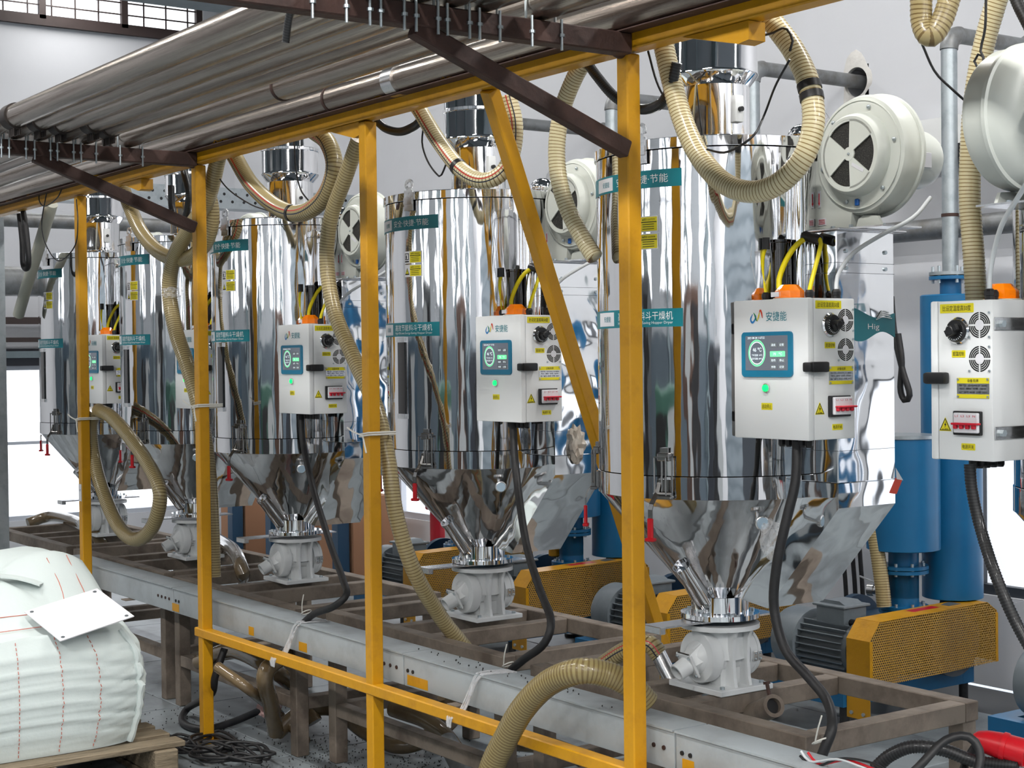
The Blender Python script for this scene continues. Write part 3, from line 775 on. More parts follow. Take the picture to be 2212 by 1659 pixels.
    for k in range(15):
        a = R(150 + k * 14); G().bar((X + .0185, -.006 + .021 * math.cos(a), .325 + .021 * math.sin(a)), (X + .0185, -.006 + .0255 * math.cos(a), .325 + .0255 * math.sin(a)), .0012, .0006, (1, 0, 0)).build('dial_tick', WINK, dl, 0)
    # vent slots
    for z in (.338, .254):
        fg = None
        for ra in (.0155, .0205, .0255, .0305):
            for q4 in range(4):
                g = G(); vs = []; fs = []; n = 8; gap = .0022 / ra
                for i in range(n + 1):
                    a = q4 * PI / 2 + gap + (PI / 2 - 2 * gap) * i / n
                    for rad in (ra - .0016, ra + .0016):
                        for xx in (X - .002, X + .0006): vs.append((xx, .057 + rad * math.cos(a), z + rad * math.sin(a)))
                for i in range(n):
                    b, e = i * 4, i * 4 + 4
                    fs += [(b + 1, e + 1, e + 3, b + 3), (b, b + 2, e + 2, e), (b, e, e + 1, b + 1), (b + 2, b + 3, e + 3, e + 2)]
                fs += [(0, 1, 3, 2), (n * 4, n * 4 + 2, n * 4 + 3, n * 4 + 1)]
                g._add(vs, fs)
                if fg is None: fg = g.build('vent_grille', INK, t, 0)
                else: g.build('vent_slot', INK, fg, 0)
        G().cyl((X - .001, .057, z), (X + .0005, .057, z), .0125, n=20).build('fan_label', STKW, fg)
        for dy, dz in ((.03, .03), (-.03, -.03), (.03, -.03)): G().cyl((X, .057 + dy, z + dz), (X + .003, .057 + dy, z + dz), .003, n=8).build('screw', ZINC, fg)
    # latch, nameplate, warning triangle, breaker
    lt = G().bbox(X + .002, X + .026, -.098, -.034, .191, .221, .006).bbox(X - .012, X + .02, -.106, -.090, .192, .220, .006).build('latch', BLACK, t)
    G().bbox(X - .001, X + .01, -.075, -.06, .195, .217, .002, 1).build('latch_base', BLACK, lt)
    npl = G().box(X, X + .0012, -.012, .086, .156, .207).build('nameplate', BRUSH, t, 0)
    G().box(X + .0012, X + .0016, -.012, .086, .193, .207).build('plate_band', STK, npl, 0); G().box(X + .0012, X + .0016, -.012, .086, .156, .166).build('plate_band', STK, npl, 0)
    text_g('设备铭牌', .034, .008, lambda u, v: (X + .002, .037 + u, .200 + v)).build('lettering', INK, npl, 0)
    text_g('型号: DGN-2-200', .085, .005, lambda u, v: (X + .002, .037 + u, .188 + v)).build('lettering', INK, npl, 0)
    text_g('电压: 380V  功率: 10kW', .08, .005, lambda u, v: (X + .002, .037 + u, .180 + v)).build('lettering', INK, npl, 0)
    text_g('出厂编号: 0028  日期: 2023', .085, .005, lambda u, v: (X + .002, .037 + u, .171 + v)).build('lettering', INK, npl, 0)
    for y in (-.008, .082):
        for z in (.160, .203): G().cyl((X, y, z), (X + .004, y, z), .003, n=8).build('plate_rivet', ZINC, npl)
    wt = G().prism([(-.069, .072), (-.031, .072), (-.05, .107)], 0, X, X + .0008).build('warning_triangle', STK, t, 0)
    g = G()
    P = [(-.066, .0745), (-.034, .0745), (-.05, .1035)]
    for a, b in zip(P, P[1:] + P[:1]): g.bar((X + .0011, *a), (X + .0011, *b), .0016, .0006, (1, 0, 0))
    g.build('triangle_border', INK, wt, 0)
    G().prism([(-.048, .097), (-.053, .087), (-.0495, .087), (-.0515, .080), (-.046, .0895), (-.0495, .0895)], 0, X + .0008, X + .0013).build('bolt_symbol', INK, wt, 0)
    text_g('当心触电', .018, .004, lambda u, v: (X + .0013, -.05 + u, .0772 + v)).build('lettering', INK, wt, 0)
    br = G().bbox(X, X + .012, -.018, .066, .064, .124, .002, 1).build('breaker', BLACK, t, 30)
    G().bbox(X + .004, X + .02, -.010, .064, .070, .120, .002, 1).build('breaker_body', STKW, br, 30)
    G().bbox(X + .012, X + .034, -.008, .070, .090, .0955, .002, 1).build('toggle_bar', REDT, br, 30)
    for k in range(4): G().bbox(X + .018, X + .029, -.005 + k * .0185, .005 + k * .0185, .080, .093, .002, 1).build('toggle', REDT, br, 30)
    text_g('L1  L2  L3  N', .062, .005, lambda u, v: (X + .0206, .027 + u, .112 + v)).build('lettering', REDT, br, 0)
    # on top: beacon and glands with cables
    bc = G().lathe([(.046, .40), (.046, .407), (.042, .408), (.042, .427), (.024, .445), (.008, .446)], 8, (-.015, .0, 0)).build('beacon', AMBER, t, 20)
    G().lathe([(.049, .3995), (.049, .405), (.047, .406)], 24, (-.015, .0, 0)).build('beacon_base', CREAMP, bc)
    G().box(-.05, -.012, -.0410, -.0395, .410, .424).build('beacon_label', STKW, bc, 0)
    for x, y in ((-.135, .02), (-.085, .03), (.045, .02), (.112, .06)):
        G().lathe([(.012, .398), (.012, .410), (.0135, .411), (.0135, .421), (.009, .428)], 8, (x, y, 0)).build('gland', BLACK, t, 20)
    def yc(nm, pts, r, m): return cable(nm, pts, r, m, t, n=10)
    G().lathe([(.013, -.032), (.016, -.028), (.016, .028), (.013, .032)], 14, (-.02, .10, .585), (.9, .1, -.25)).build('cable_plug', BLACK, t)
    yc('yellow_cable', [(-.085, .03, .425), (-.092, .035, .465), (-.082, .05, .515), (-.062, .07, .56), (-.038, .095, .588)], .0085, YCAB)
    yc('yellow_cable', [(.045, .02, .425), (.048, .025, .45), (.042, .05, .50), (.034, .075, .545), (.020, .095, .572), (.004, .10, .583)], .0065, YCAB)
    yc('yellow_cable', [(-.135, .02, .425), (-.14, .015, .47), (-.135, .01, .53), (-.12, .01, .565)], .006, YCAB)
    G().cyl((-.12, .01, .555), (-.12, .01, .59), .011, n=10).build('cable_plug', BLACK, t, 20)
    yc('white_cable', [(.112, .06, .425), (.115, .065, .47), (.14, .10, .53), (.19, .16, .58), (.24, .24, .63), (.255, .30, .69)], .0062, WCAB)
    # underneath: gland row and wall brackets
    for k in range(5): G().lathe([(.010, 0), (.011, -.004), (.011, -.020), (.008, -.026)], 8, (-.03 + k * .027, -.02, 0)).build('gland', BLACK, t, 20)
    for z in (.07, .34):
        br_ = G().bbox(.02, .142, .0955, .0985, z - .016, z + .016, .001, 1).bbox(-.20, .03, .0955, .0985, z - .016, z + .016, .001, 1).build('mounting_strap', BRUSH, t, 30)
        G().cyl((.118, .0985, z), (.118, .108, z), .009, n=6).build('strap_nut', ZINC, br_, 20)
    return t

# ------------------------------------------------------------------ blower
def sector(a0, a1, r0, r1, y0, y1, cz, n=14):
    g = G(); vs = []; fs = []
    for i in range(n + 1):
        a = R(a0 + (a1 - a0) * i / n)
        for r in (r0, r1):
            for y in (y0, y1): vs.append((r * math.cos(a), y, cz + r * math.sin(a)))
    for i in range(n):
        b, e = i * 4, i * 4 + 4
        fs += [(b, e, e + 2, b + 2), (b + 1, b + 3, e + 3, e + 1), (b + 2, e + 2, e + 3, b + 3), (b, b + 1, e + 1, e)]
    fs += [(0, 2, 3, 1), (n * 4, n * 4 + 1, n * 4 + 3, n * 4 + 2)]
    return g._add(vs, fs)
def make_blower():
    t = thing('blower', 'x', 'blower'); cz = .217
    G().lathe([(.11, -.0005), (.155, 0), (.170, .006), (.177, .022), (.177, .068), (.1775, .07), (.184, .072), (.184, .082), (.176, .085), (.168, .10), (.145, .125), (.10, .135)], 72, (0, 0, cz), (0, 1, 0)).build('casing', FANW, t)
    fp = G().ring((0, -.002, cz), (0, .002, cz), .160, .002, 64).build('cover_ring', FANW, t)
    G().lathe([(.124, .0), (.116, -.034), (.110, -.041), (.102, -.041), (.102, -.034), (.1022, .0)], 64, (0, 0, cz), (0, 1, 0)).build('inlet_drum', FANW, t)
    gr = G().cyl((0, -.0355, cz), (0, -.0345, cz), .103, n=48).build('inlet_mesh', MESHB, t)
    for a0, a1 in ((-88, -38), (30, 88), (142, 218)): sector(a0, a1, .012, .102, -.0405, -.0362, cz).build('inlet_plate', FANW, gr, 30)
    sector(0, 360, .0955, .1022, -.0405, -.0362, cz, 48).build('inlet_rim', FANW, gr, 30)
    G().cyl((0, -.041, cz), (0, -.0362, cz), .02, n=24).build('hub', FANW, gr); G().sph((0, -.042, cz), .004, 8).build('hub_screw', ZINC, gr)
    for k in range(6):
        a = R(12 + 60 * k); G().lathe([(.006, 0), (.006, .004), (.003, .006)], 10, (.142 * math.cos(a), -.002, cz + .142 * math.sin(a)), (0, -1, 0)).build('cover_bolt', ZINC, fp)
    G().lathe([(.10, .13), (.088, .14), (.088, .262), (.08, .285), (.05, .292)], 48, (0, 0, cz), (0, 1, 0)).build('motor', FANW, t)
    pl = G().bbox(.082, .0895, .17, .22, cz - .035, cz + .01, .001, 1).build('motor_plate', STKW, t, 0)
    G().prism([(-.177, .0), (-.040, .0), (-.03, .06), (-.02, .12), (-.05, .22), (-.177, .217)], 1, .006, .125).build('outlet', FANW, t, 30)
    bp = G().box(-.195, .10, -.01, .16, 0, .005).build('base_plate', BRUSH, t, 0)
    for x, y in ((-.185, 0), (-.10, -.003), (-.03, .0), (.05, .05)): G().cyl((x, y, .005), (x, y, .014), .007, n=6).build('base_bolt', ZINC, bp, 20)
    G().prism([(-.03, .005), (.07, .005), (.055, .035), (.0, .04), (-.02, .03)], 1, .02, .03).build('foot', FANW, t, 0)
    G().bbox(-.008, .006, -.010, -.001, cz - .150, cz - .130, .002, 1).build('blue_clip', mat('blue_clip', s(20, 90, 170), .4), t, 30)
    st = G().box(-.168, -.156, .0045, .0055, .075, .125).build('arrow_sticker', STKW, t, 0)
    G().prism([(-.162, .080), (-.1655, .090), (-.1635, .090), (-.1635, .118), (-.1605, .118), (-.1605, .090), (-.1585, .090)], 1, .0035, .0046).build('arrow', RED, st, 0)
    s2 = G().box(-.168, -.135, .0045, .0055, .020, .042).build('maker_sticker', STKW, t, 0)
    for k in range(4): G().box(-.164, -.139, .0038, .0046, .024 + k * .004, .0255 + k * .004).build('print_line', RED, s2, 0)
    s3 = G().box(.002, .052, -.0415, -.0406, -.005, .005).xf(Matrix.Translation((.01, 0, cz - .03)) @ Matrix.Rotation(R(28), 4, 'Y')).build('maker_sticker', STKW, t, 0)
    return t

# ------------------------------------------------------------------ white suction box under each dryer
def make_suction():
    t = thing('suction_box', 'x', 'suction box')
    G().bbox(-.125, .125, -.113, .113, 0, .018, .002, 1).build('base_plate', CAST, t, 30)
    G().lathe([(.127, .196), (.127, .2115), (.05, .2118)], 56).lathe([(.086, .10), (.080, .14), (.080, .196)], 40).build('top_flange', CAST, t)
    dr = G().lathe([(.030, -.125), (.050, -.108), (.052, -.104), (.080, -.102), (.083, -.098), (.083, -.062), (.070, -.055), (.066, .0), (.070, .055), (.074, .060)], 48, (0, 0, .108), (0, 1, 0)).build('drum', CAST, t)
    G().box(-.06, .06, -.055, .07, .016, .07).build('pedestal', CAST, t, 0)
    for y in (-.028, .034):
        G().prism([(.02, .018), (.105, .018), (.098, .045), (.094, .10), (.098, .17), (.112, .197), (.02, .197)], 1, y - .006, y + .006).build('rib', CAST, t, 0)
        G().prism([(-.02, .018), (-.105, .018), (-.098, .045), (-.094, .10), (-.098, .17), (-.112, .197), (-.02, .197)], 1, y - .006, y + .006).build('rib', CAST, t, 0)
    cv = G().lathe([(.078, .062), (.078, .092), (.081, .093), (.081, .100), (.077, .101), (.077, .108), (.05, .113), (.012, .114)], 48, (0, 0, .108), (0, 1, 0)).build('end_cover', CAST, t)
    G().bbox(.074, .084, .068, .086, .086, .118, .002, 1).bbox(.072, .082, .090, .108, .086, .118, .002, 1).build('hinge', BRUSH, cv, 30)
    for y in (.077, .099):
        for z in (.093, .111): G().sph((.084, y, z), .0035, 8).build('hinge_screw', ZINC, cv)
    # angled outlet: hub, square flange, pipe stub
    d = Vector((-.10, -.86, -.42)).normalized(); o = Vector((0, -.100, .104)); q = d.to_track_quat('Z', 'Y')
    M = Matrix.Translation(o) @ q.to_matrix().to_4x4()
    G().lathe([(.055, -.02), (.036, .035)], 6).xf(M).build('outlet_hub', CAST, t, 25)
    fl = G().bbox(-.041, .041, -.041, .041, .035, .044, .003, 1).xf(M).build('outlet_flange', CAST, t, 30)
    G().box(-.03, .03, .0415, .0425, .037, .042).xf(M).build('flange_gasket', BLACK, fl, 0)
    G().lathe([(.030, .044), (.0285, .09), (.0235, .09), (.0235, .03)], 32).xf(M).build('outlet_stub', CAST, t)
    G().cyl((0, 0, .045), (0, 0, .047), .0234).xf(M).build('stub_bore', MOTORD, t, 0)
    for a in (-1, 1):
        for b in (-1, 1): G().cyl((a * .032, b * .032, .044), (a * .032, b * .032, .05), .005, n=6).xf(M).build('flange_bolt', ZINC, fl, 20)
    for x, y in ((-.1, -.085), (.1, -.085), (-.1, .085), (.1, .085)): G().cyl((x, y, .018), (x, y, .026), .008, n=6).build('base_bolt', ZINC, t, 20)
    return t

# ------------------------------------------------------------------ tube-steel stand
def make_stand():
    t = thing('dryer_stand', 'x', 'stand'); w, d, q, h = .66, .375, .06, .645
    def B(n, *a): return G().bbox(*a, .003, 1).build(n, STAND, t, 30)
    B('top_rail', -w, w, -d, -d + q, h - q, h); B('top_rail', -w, w, d - q, d, h - q, h)
    for x in (-w, w - q): B('side_rail', x, x + q, -d + q + .001, d - q - .001, h - q, h)
    for x in (-.20, .08): B('cross_rail', x, x + q, -d + q + .001, d - q - .001, h - q - .002, h - .002)
    for x in (-w + .005, w - q - .005):
        for y in (-d + .005, d - q - .005): B('leg', x, x + q, y, y + q, 0, h - q - .001)
    for y in (-d + .008, d - q - .002): B('lower_rail', -w + q + .006, w - q - .006, y, y + q - .006, .20, .255)
    for x in (-w + .008, w - q - .002): B('lower_rail', x, x + q - .006, -d + q + .006, d - q - .006, .20, .255)
    return t

UN = ['nearest hopper dryer, behind the rightmost yellow post', 'second hopper dryer from the right, behind the slanting yellow strut', 'hopper dryer third from the right, just left of the second yellow post',
      'hopper dryer fourth from the right, behind the rusty brace and tan hose', 'farthest hopper dryer, at the left end of the row']
UP = [(-3.74, 3.45), (-5.36, 3.62), (-6.82, 3.51), (-7.98, 3.50), (-9.40, 3.53)]
U0 = (-2.40, 3.82)
PL = ['nearest dryer, behind the rightmost yellow post', 'second dryer from the right', 'third dryer from the right', 'fourth dryer from the right', 'farthest dryer at the left end']
dry, cab, blo, suc, sta = make_dryer(), make_cabinet(), make_blower(), make_suction(), make_stand()
STP = [(-3.76, 3.555), (-5.25, 3.555), (-6.70, 3.475), (-8.14, 3.48), (-9.58, 3.48)]
for k, (x, y) in enumerate(UP):
    f = (lambda o, L, z, lab, grp: tag(o if k == 0 else copy_tree(o), lab, None, grp)) 
    for src, dx, dy, z, lab, grp in ((dry, 0, 0, 0, 'mirror polished steel ' + UN[k], 'hopper dryers in a row'), (cab, .4925, -.155, 1.475, 'white control box with screen and knobs on the ' + PL[k], 'dryer control boxes'),
            (blo, .555, .055, 2.086, 'off white centrifugal blower on top of the ' + PL[k], 'dryer blowers'), (suc, 0, 0, .645, 'white cast suction box under the ' + PL[k], 'suction boxes')):
        o = src if k == 0 else copy_tree(src)
        tag(o, lab, None, grp); o.location = (x + dx, y + dy, z)
    o = sta if k == 0 else copy_tree(sta)
    tag(o, 'brown weathered tube-steel stand carrying the ' + PL[k], None, 'dryer stands'); o.location = (*STP[k], 0)
# the unit past the right edge of the picture, turned a quarter turn
for src, dx, dy, z, lab in ((dry, 0, 0, 0, 'polished steel hopper dryer just past the right edge of the view'), (cab, .4925, -.155, 1.447, 'white control box at the far right edge, seen square on its knobs'), (blo, .53, -.105, 2.078, 'off white blower cut off by the upper right edge')):
    o = copy_tree(src); tag(o, lab)
    if src is dry:
        for ch in list(o.children):
            if ch.name.startswith('toggle_clamp'):
                for c2 in list(ch.children): bpy.data.objects.remove(c2)
                bpy.data.objects.remove(ch)
    if src is cab:
        for ch in list(o.children):
            if ch.name.startswith('yellow_cable') or ch.name.startswith('cable_plug'): bpy.data.objects.remove(ch)
    o.rotation_euler = (0, 0, -PI / 2); o.location = (U0[0] + dy, U0[1] - dx, z)
# ================================================================== roots blower sets behind the dryers
def make_guard():
    t = thing('belt_guard', 'x', 'machine guard')
    prof = [(0, .244), (0, .45), (.065, .53), (.80, .545), (.87, .50), (.88, .26)]
    sh = G().prism(prof, 0, -.002, 0).build('perforated_side', PERF, t, 0)
    G().prism(prof, 0, -.135, -.132).build('dark_back_side', MOTORD, t, 0)  # coloured dark so the guard's inside looks shaded through its holes
    G().box(-.135, .001, -.002, 0, .10, .452).build('end_panel', YEL, t, 0)
    for (a, b), (c, d) in list(zip(prof, prof[1:]))[1:5]:
        n = Vector((0, d - b, -(c - a))).normalized() * -.002
        G()._add([(x, y + n.y * k, z + n.z * k) for x in (-.135, .001) for (y, z) in ((a, b), (c, d)) for k in (0, 1)], [(0, 2, 6, 4), (1, 5, 7, 3), (0, 1, 3, 2), (4, 6, 7, 5), (0, 4, 5, 1), (2, 3, 7, 6)]).build('top_panel', YEL, t, 0)
    for y in (.008, .871): G().box(-.001, .0012, y - .008, y + .009, .26, .45 if y < .1 else .49).build('edge_strip', YEL, t, 0)
    for x in (-.105, -.035): G().cyl((x, -.002, .125), (x, -.010, .125), .009, n=6).build('panel_bolt', ZINC, t, 20)
    lb = G()._add([(x, y, z) for x, y, z in ((-.12, .30, .5365), (-.02, .30, .5365), (-.02, .56, .542), (-.12, .56, .542))], [(0, 1, 2, 3)]).build('warning_label', STKW, t, 0)
    G()._add([(-.11, .36, .5382), (-.06, .36, .5382), (-.06, .54, .5420), (-.11, .54, .5420)], [(0, 1, 2, 3)]).build('label_print', RED, lb, 0)
    G()._add([(-.12, .23, .535), (-.02, .23, .535), (-.02, .298, .5365), (-.12, .298, .5365)], [(0, 1, 2, 3)]).build('label_yellow', STK, lb, 0)
    G().lathe([(.03, 0), (.13, .002), (.13, .05), (.03, .052)], 36, (-.10, .16, .36), (1, 0, 0)).build('small_pulley', MOTORD, t)
    G().lathe([(.03, 0), (.17, .002), (.17, .05), (.03, .052)], 36, (-.10, .64, .38), (1, 0, 0)).build('large_pulley', MOTORD, t)
    return t
def make_motor():
    t = thing('electric_motor', 'x', 'motor'); y, z = .15, .375
    G().lathe([(.03, 0), (.10, .004), (.142, .02), (.15, .04), (.15, .17), (.144, .172), (.11, .172)], 56, (-.64, y, z), (1, 0, 0)).build('fan_cowl', MOTOR, t)
    b = G().lathe([(.108, 0), (.110, .30), (.125, .305), (.125, .335), (.05, .34)], 40, (-.50, y, z), (1, 0, 0)).build('motor_body', MOTORD, t)
    for k in range(26):
        a = R(-78 + k * 13.4)
        if 62 < math.degrees(a) < 118: continue
        c, d = math.cos(a), math.sin(a)
        if k % 1 == 0: G().bar((-.475, y + .122 * c, z + .122 * d), (-.19, y + .122 * c, z + .122 * d), .028, .004, (0, -d, c)).build('cooling_fin', MOTOR, b, 0)
    tb = G().bbox(-.39, -.22, y - .075, y + .075, z + .105, z + .185, .006).build('terminal_box', MOTOR, t)
    G().bbox(-.405, -.205, y - .088, y + .088, z + .185, z + .198, .004, 1).prism([(-.385, z + .198), (-.225, z + .198), (-.26, z + .214), (-.35, z + .214)], 1, y - .06, y + .06).build('box_lid', MOTOR, tb, 30)
    G().cyl((-.22, y - .03, z + .12), (-.19, y - .03, z + .12), .016, n=8).build('cable_gland', BLACK, tb, 20)
    for x in (-.46, -.24): G().box(x, x + .05, y - .12, y + .12, .235, .26).build('foot', MOTORD, t, 0)
    G().box(-.44, -.24, y - .05, y + .05, .24, .29).build('mount_block', MOTORD, t, 0)
    G().cyl((-.17, y, z), (-.12, y, z), .02, n=12).build('shaft', BRUSH, t)
    return t
def make_skid():
    t = thing('blower_skid', 'x', 'blower base')
    for y in (-.02, .80): G().box(-.72, -.14, y, y + .08, .14, .235).build('cross_beam', BLUE, t, 0)
    for x in (-.72, -.22): G().box(x, x + .08, .061, .799, .141, .234).build('side_beam', BLUE, t, 0)
    for x in (-.70, -.20):
        for y in (0, .82): G().lathe([(.06, 0), (.06, .02), (.022, .03), (.022, .14)], 16, (x + .03, y + .02, 0)).build('machine_foot', RUBBER, t)
    G().bbox(-.62, -.16, .42, .78, .235, .45, .03).build('roots_casing', BLUED, t)
    G().lathe([(.16, 0), (.17, .01), (.17, .05), (.10, .06)], 32, (-.66, .60, .36), (1, 0, 0)).build('end_plate', BLUED, t)
    G().lathe([(.07, .44), (.07, .50), (.115, .505), (.115, .52)], 32, (-.23, .49, 0)).build('outlet_neck', BLUE, t)
    return t
def make_tanks(full=True):
    t = thing('silencer_tank', 'x', 'silencer'); ox, oy = -.23, .49
    G().lathe([(.165, .80), (.17, .803), (.17, 1.318), (.167, 1.32)], 56, (ox, oy, 0)).build('tank_shell', BLUE, t)
    G().lathe([(.176, 1.32), (.176, 1.335), (.12, 1.336)], 56, (ox, oy, 0)).build('tank_lid', GALV, t)
    G().lathe([(.07, .575), (.07, .80)], 32, (ox, oy, 0)).build('tank_neck', BLUE, t)
    for z in (.522, .690, .710):
        f = G().lathe([(.07, z), (.115, z), (.115, z + .016), (.07, z + .016)], 40, (ox, oy, 0), close=True).build('flange', BLUE, t)
        if z != .69:
            for k in range(8):
                a = R(20 + 45 * k); G().cyl((ox + .096 * math.cos(a), oy + .096 * math.sin(a), z - .03), (ox + .096 * math.cos(a), oy + .096 * math.sin(a), z + .03), .008, n=6).build('flange_bolt', ZINC, f, 20)
    G().lathe([(.07, .538), (.07, .70)], 32, (ox, oy, 0)).build('lower_neck', BLUE, t)
    gx, gy = ox - .04, oy - .10
    gg = G().cyl((gx, gy, 1.336), (gx, gy, 1.37), .008, n=8).lathe([(.040, -.014), (.042, -.012), (.042, .012), (.037, .014)], 32, (gx, gy, 1.405), (.5, -.8, 0)).build('pressure_gauge', BRUSH, t)
    dv = Vector((.5, -.8, 0)).normalized(); G().cyl(Vector((gx, gy, 1.405)) + dv * .0135, Vector((gx, gy, 1.405)) + dv * .0146, .035, n=28).build('gauge_face', STKW, gg)
    p = Vector((gx, gy, 1.405)) + dv * .0152; G().bar(p + Vector((0, 0, 0)) - Vector((.012, .0075, -.012)), p + Vector((.006, .004, -.006)), .002, .001, tuple(dv)).build('gauge_needle', INK, gg, 0)
    G().tube([(ox - .12, oy - .09, 1.336), (ox - .12, oy - .09, 1.39), (ox - .06, oy - .13, 1.39), (ox - .06, oy - .13, 1.336)], .007, 6).build('lid_handle', BLUE, t)
    return t
def make_riser():
    t = thing('air_riser', 'x', 'pipe'); ox, oy = -.19, .79
    G().lathe([(.135, .55), (.142, .553), (.142, 1.985), (.135, 1.99)], 48, (ox, oy, 0)).build('riser_tank', BLUE, t)
    G().lathe([(.06, .20), (.06, .55)], 20, (ox, oy, 0)).build('tank_foot', BLUED, t)
    G().lathe([(.05, 1.99), (.05, 2.06), (.10, 2.062), (.10, 2.078)], 32, (ox, oy, 0)).build('tank_neck', BLUE, t)
    f = G().lathe([(.10, 2.082), (.10, 2.098), (.045, 2.10)], 32, (ox, oy, 0)).build('flange', GALV, t)
    for k in range(6):
        a = R(30 + 60 * k); G().cyl((ox + .082 * math.cos(a), oy + .082 * math.sin(a), 2.045), (ox + .082 * math.cos(a), oy + .082 * math.sin(a), 2.125), .008, n=6).build('flange_bolt', ZINC, f, 20)
    G().lathe([(.038, 2.10), (.038, 3.151)], 28, (ox, oy, 0)).build('galvanised_pipe', GALV, t)
    G().ring((ox, oy, 2.36), (ox, oy, 2.375), .041, .004).build('weld_seam', RUST, t)
    el = [(ox, oy + .075 - .075 * math.cos(a), 3.151 + .075 * math.sin(a)) for a in [PI / 2 * i / 10 for i in range(11)]]
    G().tube(el, .043, 20).build('elbow', GALVD, t)
    return t
SETS = [(-4.69, 5.21), (-5.82, 5.02), (-6.95, 4.98), (-8.06, 4.95), (-3.36, 5.25), (-2.0, 5.25)]  # last set is out of view, added for reflections in the heater boxes
SN = ['blower set behind the nearest dryer', 'second blower set from the right', 'third blower set from the right', 'fourth blower set from the right', 'blower set at the right edge', 'unseen blower set added for reflections']
gd, mo, sk, tk, rs = make_guard(), make_motor(), make_skid(), make_tanks(), make_riser()
for k, (x, y) in enumerate(SETS):
    for src, lab, grp in ((rs, 'tall blue tank with galvanised riser pipe of the ', 'riser tanks'), (gd, 'yellow perforated belt guard of the ', 'belt guards'), (mo, 'grey finned electric motor of the ', 'blower motors'), (sk, 'blue steel base of the ', 'blower bases'), (tk, 'short blue silencer tank of the ', 'silencer tanks')):
        o = copy_tree(src) if (k or src is rs) else src
        tag(o, lab + SN[k], None, grp); o.location = (x, y, 0)
        if src is rs:
            L = YB - y - (-.07 if k == 1 else .012)
            G().cyl((-.19, .86, 3.226), (-.19, L, 3.226), .038, n=24).build('horizontal_pipe', GALVD, o)
            if k != 1: G().cyl((-.19, L, 3.226), (-.19, L + .011, 3.226), .06, n=24).build('wall_flange', GALVD, o)
for ch in list(rs.children_recursive) + [rs]: bpy.data.objects.remove(ch)
# safety valve and hand valve on the third set
vx, vy = SETS[2][0] - .23, SETS[2][1] + .49
t = thing('safety_valve', 'yellow safety valve beside the blue flanged neck behind the second dryer', 'valve', (vx - .12, vy - .03, .55))
G().lathe([(.02, 0), (.036, .01), (.036, .09), (.03, .10), (.024, .11), (.022, .165), (.012, .18)], 20, (0, 0, 0)).build('valve_body', VALVEY, t)
G().cyl((.02, 0, .07), (.075, .02, .07), .025, n=16).build('valve_inlet', VALVEY, t)
t = thing('ball_valve', 'small steel hand valve on the neck of the rightmost silencer tank', 'valve', (SETS[0][0] - .33, SETS[0][1] + .44, .60))
G().cyl((.04, .01, 0), (-.04, -.02, 0), .022, n=16).cyl((-.02, -.015, 0), (-.05, -.025, 0), .03, n=16).build('valve_body', BRUSH, t)
G().bar((-.0, -.01, .03), (-.09, -.04, .06), .014, .005).build('lever', BRUSH, t, 0)
# ================================================================== things on and along the walls
o = G().cyl((-12.5, 6.42, 2.35), (-2.0, 6.42, 2.35), .055, n=24).build('wall_pipe', GALVD); tag(o, 'large weathered pipe running along the back wall behind the riser', 'pipe')
for p in (at(2035, 285, Y=6.45),):
    o = G().box(-5.75, -2.6, 6.46, 6.55, p.z - .07, p.z + .08).build('wall_trunking', WHITE, None, 0); tag(o, 'white wall trunking beside the riser pipe at upper right', 'trunking')
    G().box(-5.75, -2.6, 6.40, 6.59, p.z - .12, p.z - .075).build('bracket_rail', BLACK, o, 0)
t = thing('cable_tray', 'galvanised slotted cable tray across the far end above the dryers', 'cable tray', (-11.5, 5.4, 2.93))
G().box(-.004, .004, -1.6, 1.15, 0, .16).build('tray_side', GALV, t, 0); G().box(-.20, .004, -1.6, 1.15, -.004, 0).build('tray_floor', GALV, t, 0)
for k in range(26):
    for z in (.05, .11): G().cyl((.003, -1.5 + k * .1 + (.03 if z > .1 else 0), z), (.0055, -1.5 + k * .1 + (.03 if z > .1 else 0), z), .012, n=10).build('tray_slot', BLACK, t, 0)
o = G().cyl((-11.2, 1.0, 2.74), (-11.2, 6.5, 2.74), .052, n=24).build('cross_pipe', GALVD); tag(o, 'galvanised pipe crossing behind the farthest dryer, high up', 'pipe')
o = G().cyl((-11.6, 1.0, 2.32), (-11.6, 6.5, 2.32), .11, n=28).build('cross_duct', GALVD); tag(o, 'wide grey duct crossing behind the farthest dryer', 'duct')
for i, (z, h) in enumerate(((2.06, .06), (1.90, .04), (1.76, .06))):
    o = G().box(-13.9, -13.8, 2.0, 6.4, z, z + h).build('wall_batten', WBROWN if i < 2 else STEELB, None, 0); tag(o, ('upper brown batten', 'middle brown batten', 'grey batten')[i] + ' on the far end wall above the bright window', 'batten')
# galvanised column at the left edge
t = thing('steel_column', 'pale galvanised channel column at the left edge of the picture', 'column', (-9.05, 2.80, 0))
G().box(-.06, .06, -.005, 0, 0, 2.55).box(.055, .06, -.16, -.005, 0, 2.55).box(-.06, -.055, -.16, -.005, 0, 2.55).build('channel', GALV, t, 0)
for z in (2.50, 2.46, 2.42): G().box(.0595, .0605, -.06, -.035, z, z + .01).build('slot', BLACK, t, 0)
G().box(-.10, .10, -.2, .04, 0, .012).build('foot_plate', GALV, t, 0)
o = cable('hanging_cable', pxs((42, 462, 2.93), (48, 520, 2.93), (50, 570, 2.93), (58, 580, 2.93), (62, 560, 2.93), (57, 500, 2.93), (50, 455, 2.93)), .016, RUBBER, None, 'thick black cable loop hanging beside the galvanised column', 'cable', 12)
o = cable('pale_duct', pxs((112, 440, 3.05), (85, 530, 3.05), (60, 610, 3.05), (40, 680, 3.05)), .035, CREAMP, None, 'pale plastic duct slanting down beside the galvanised column', 'duct', 16)
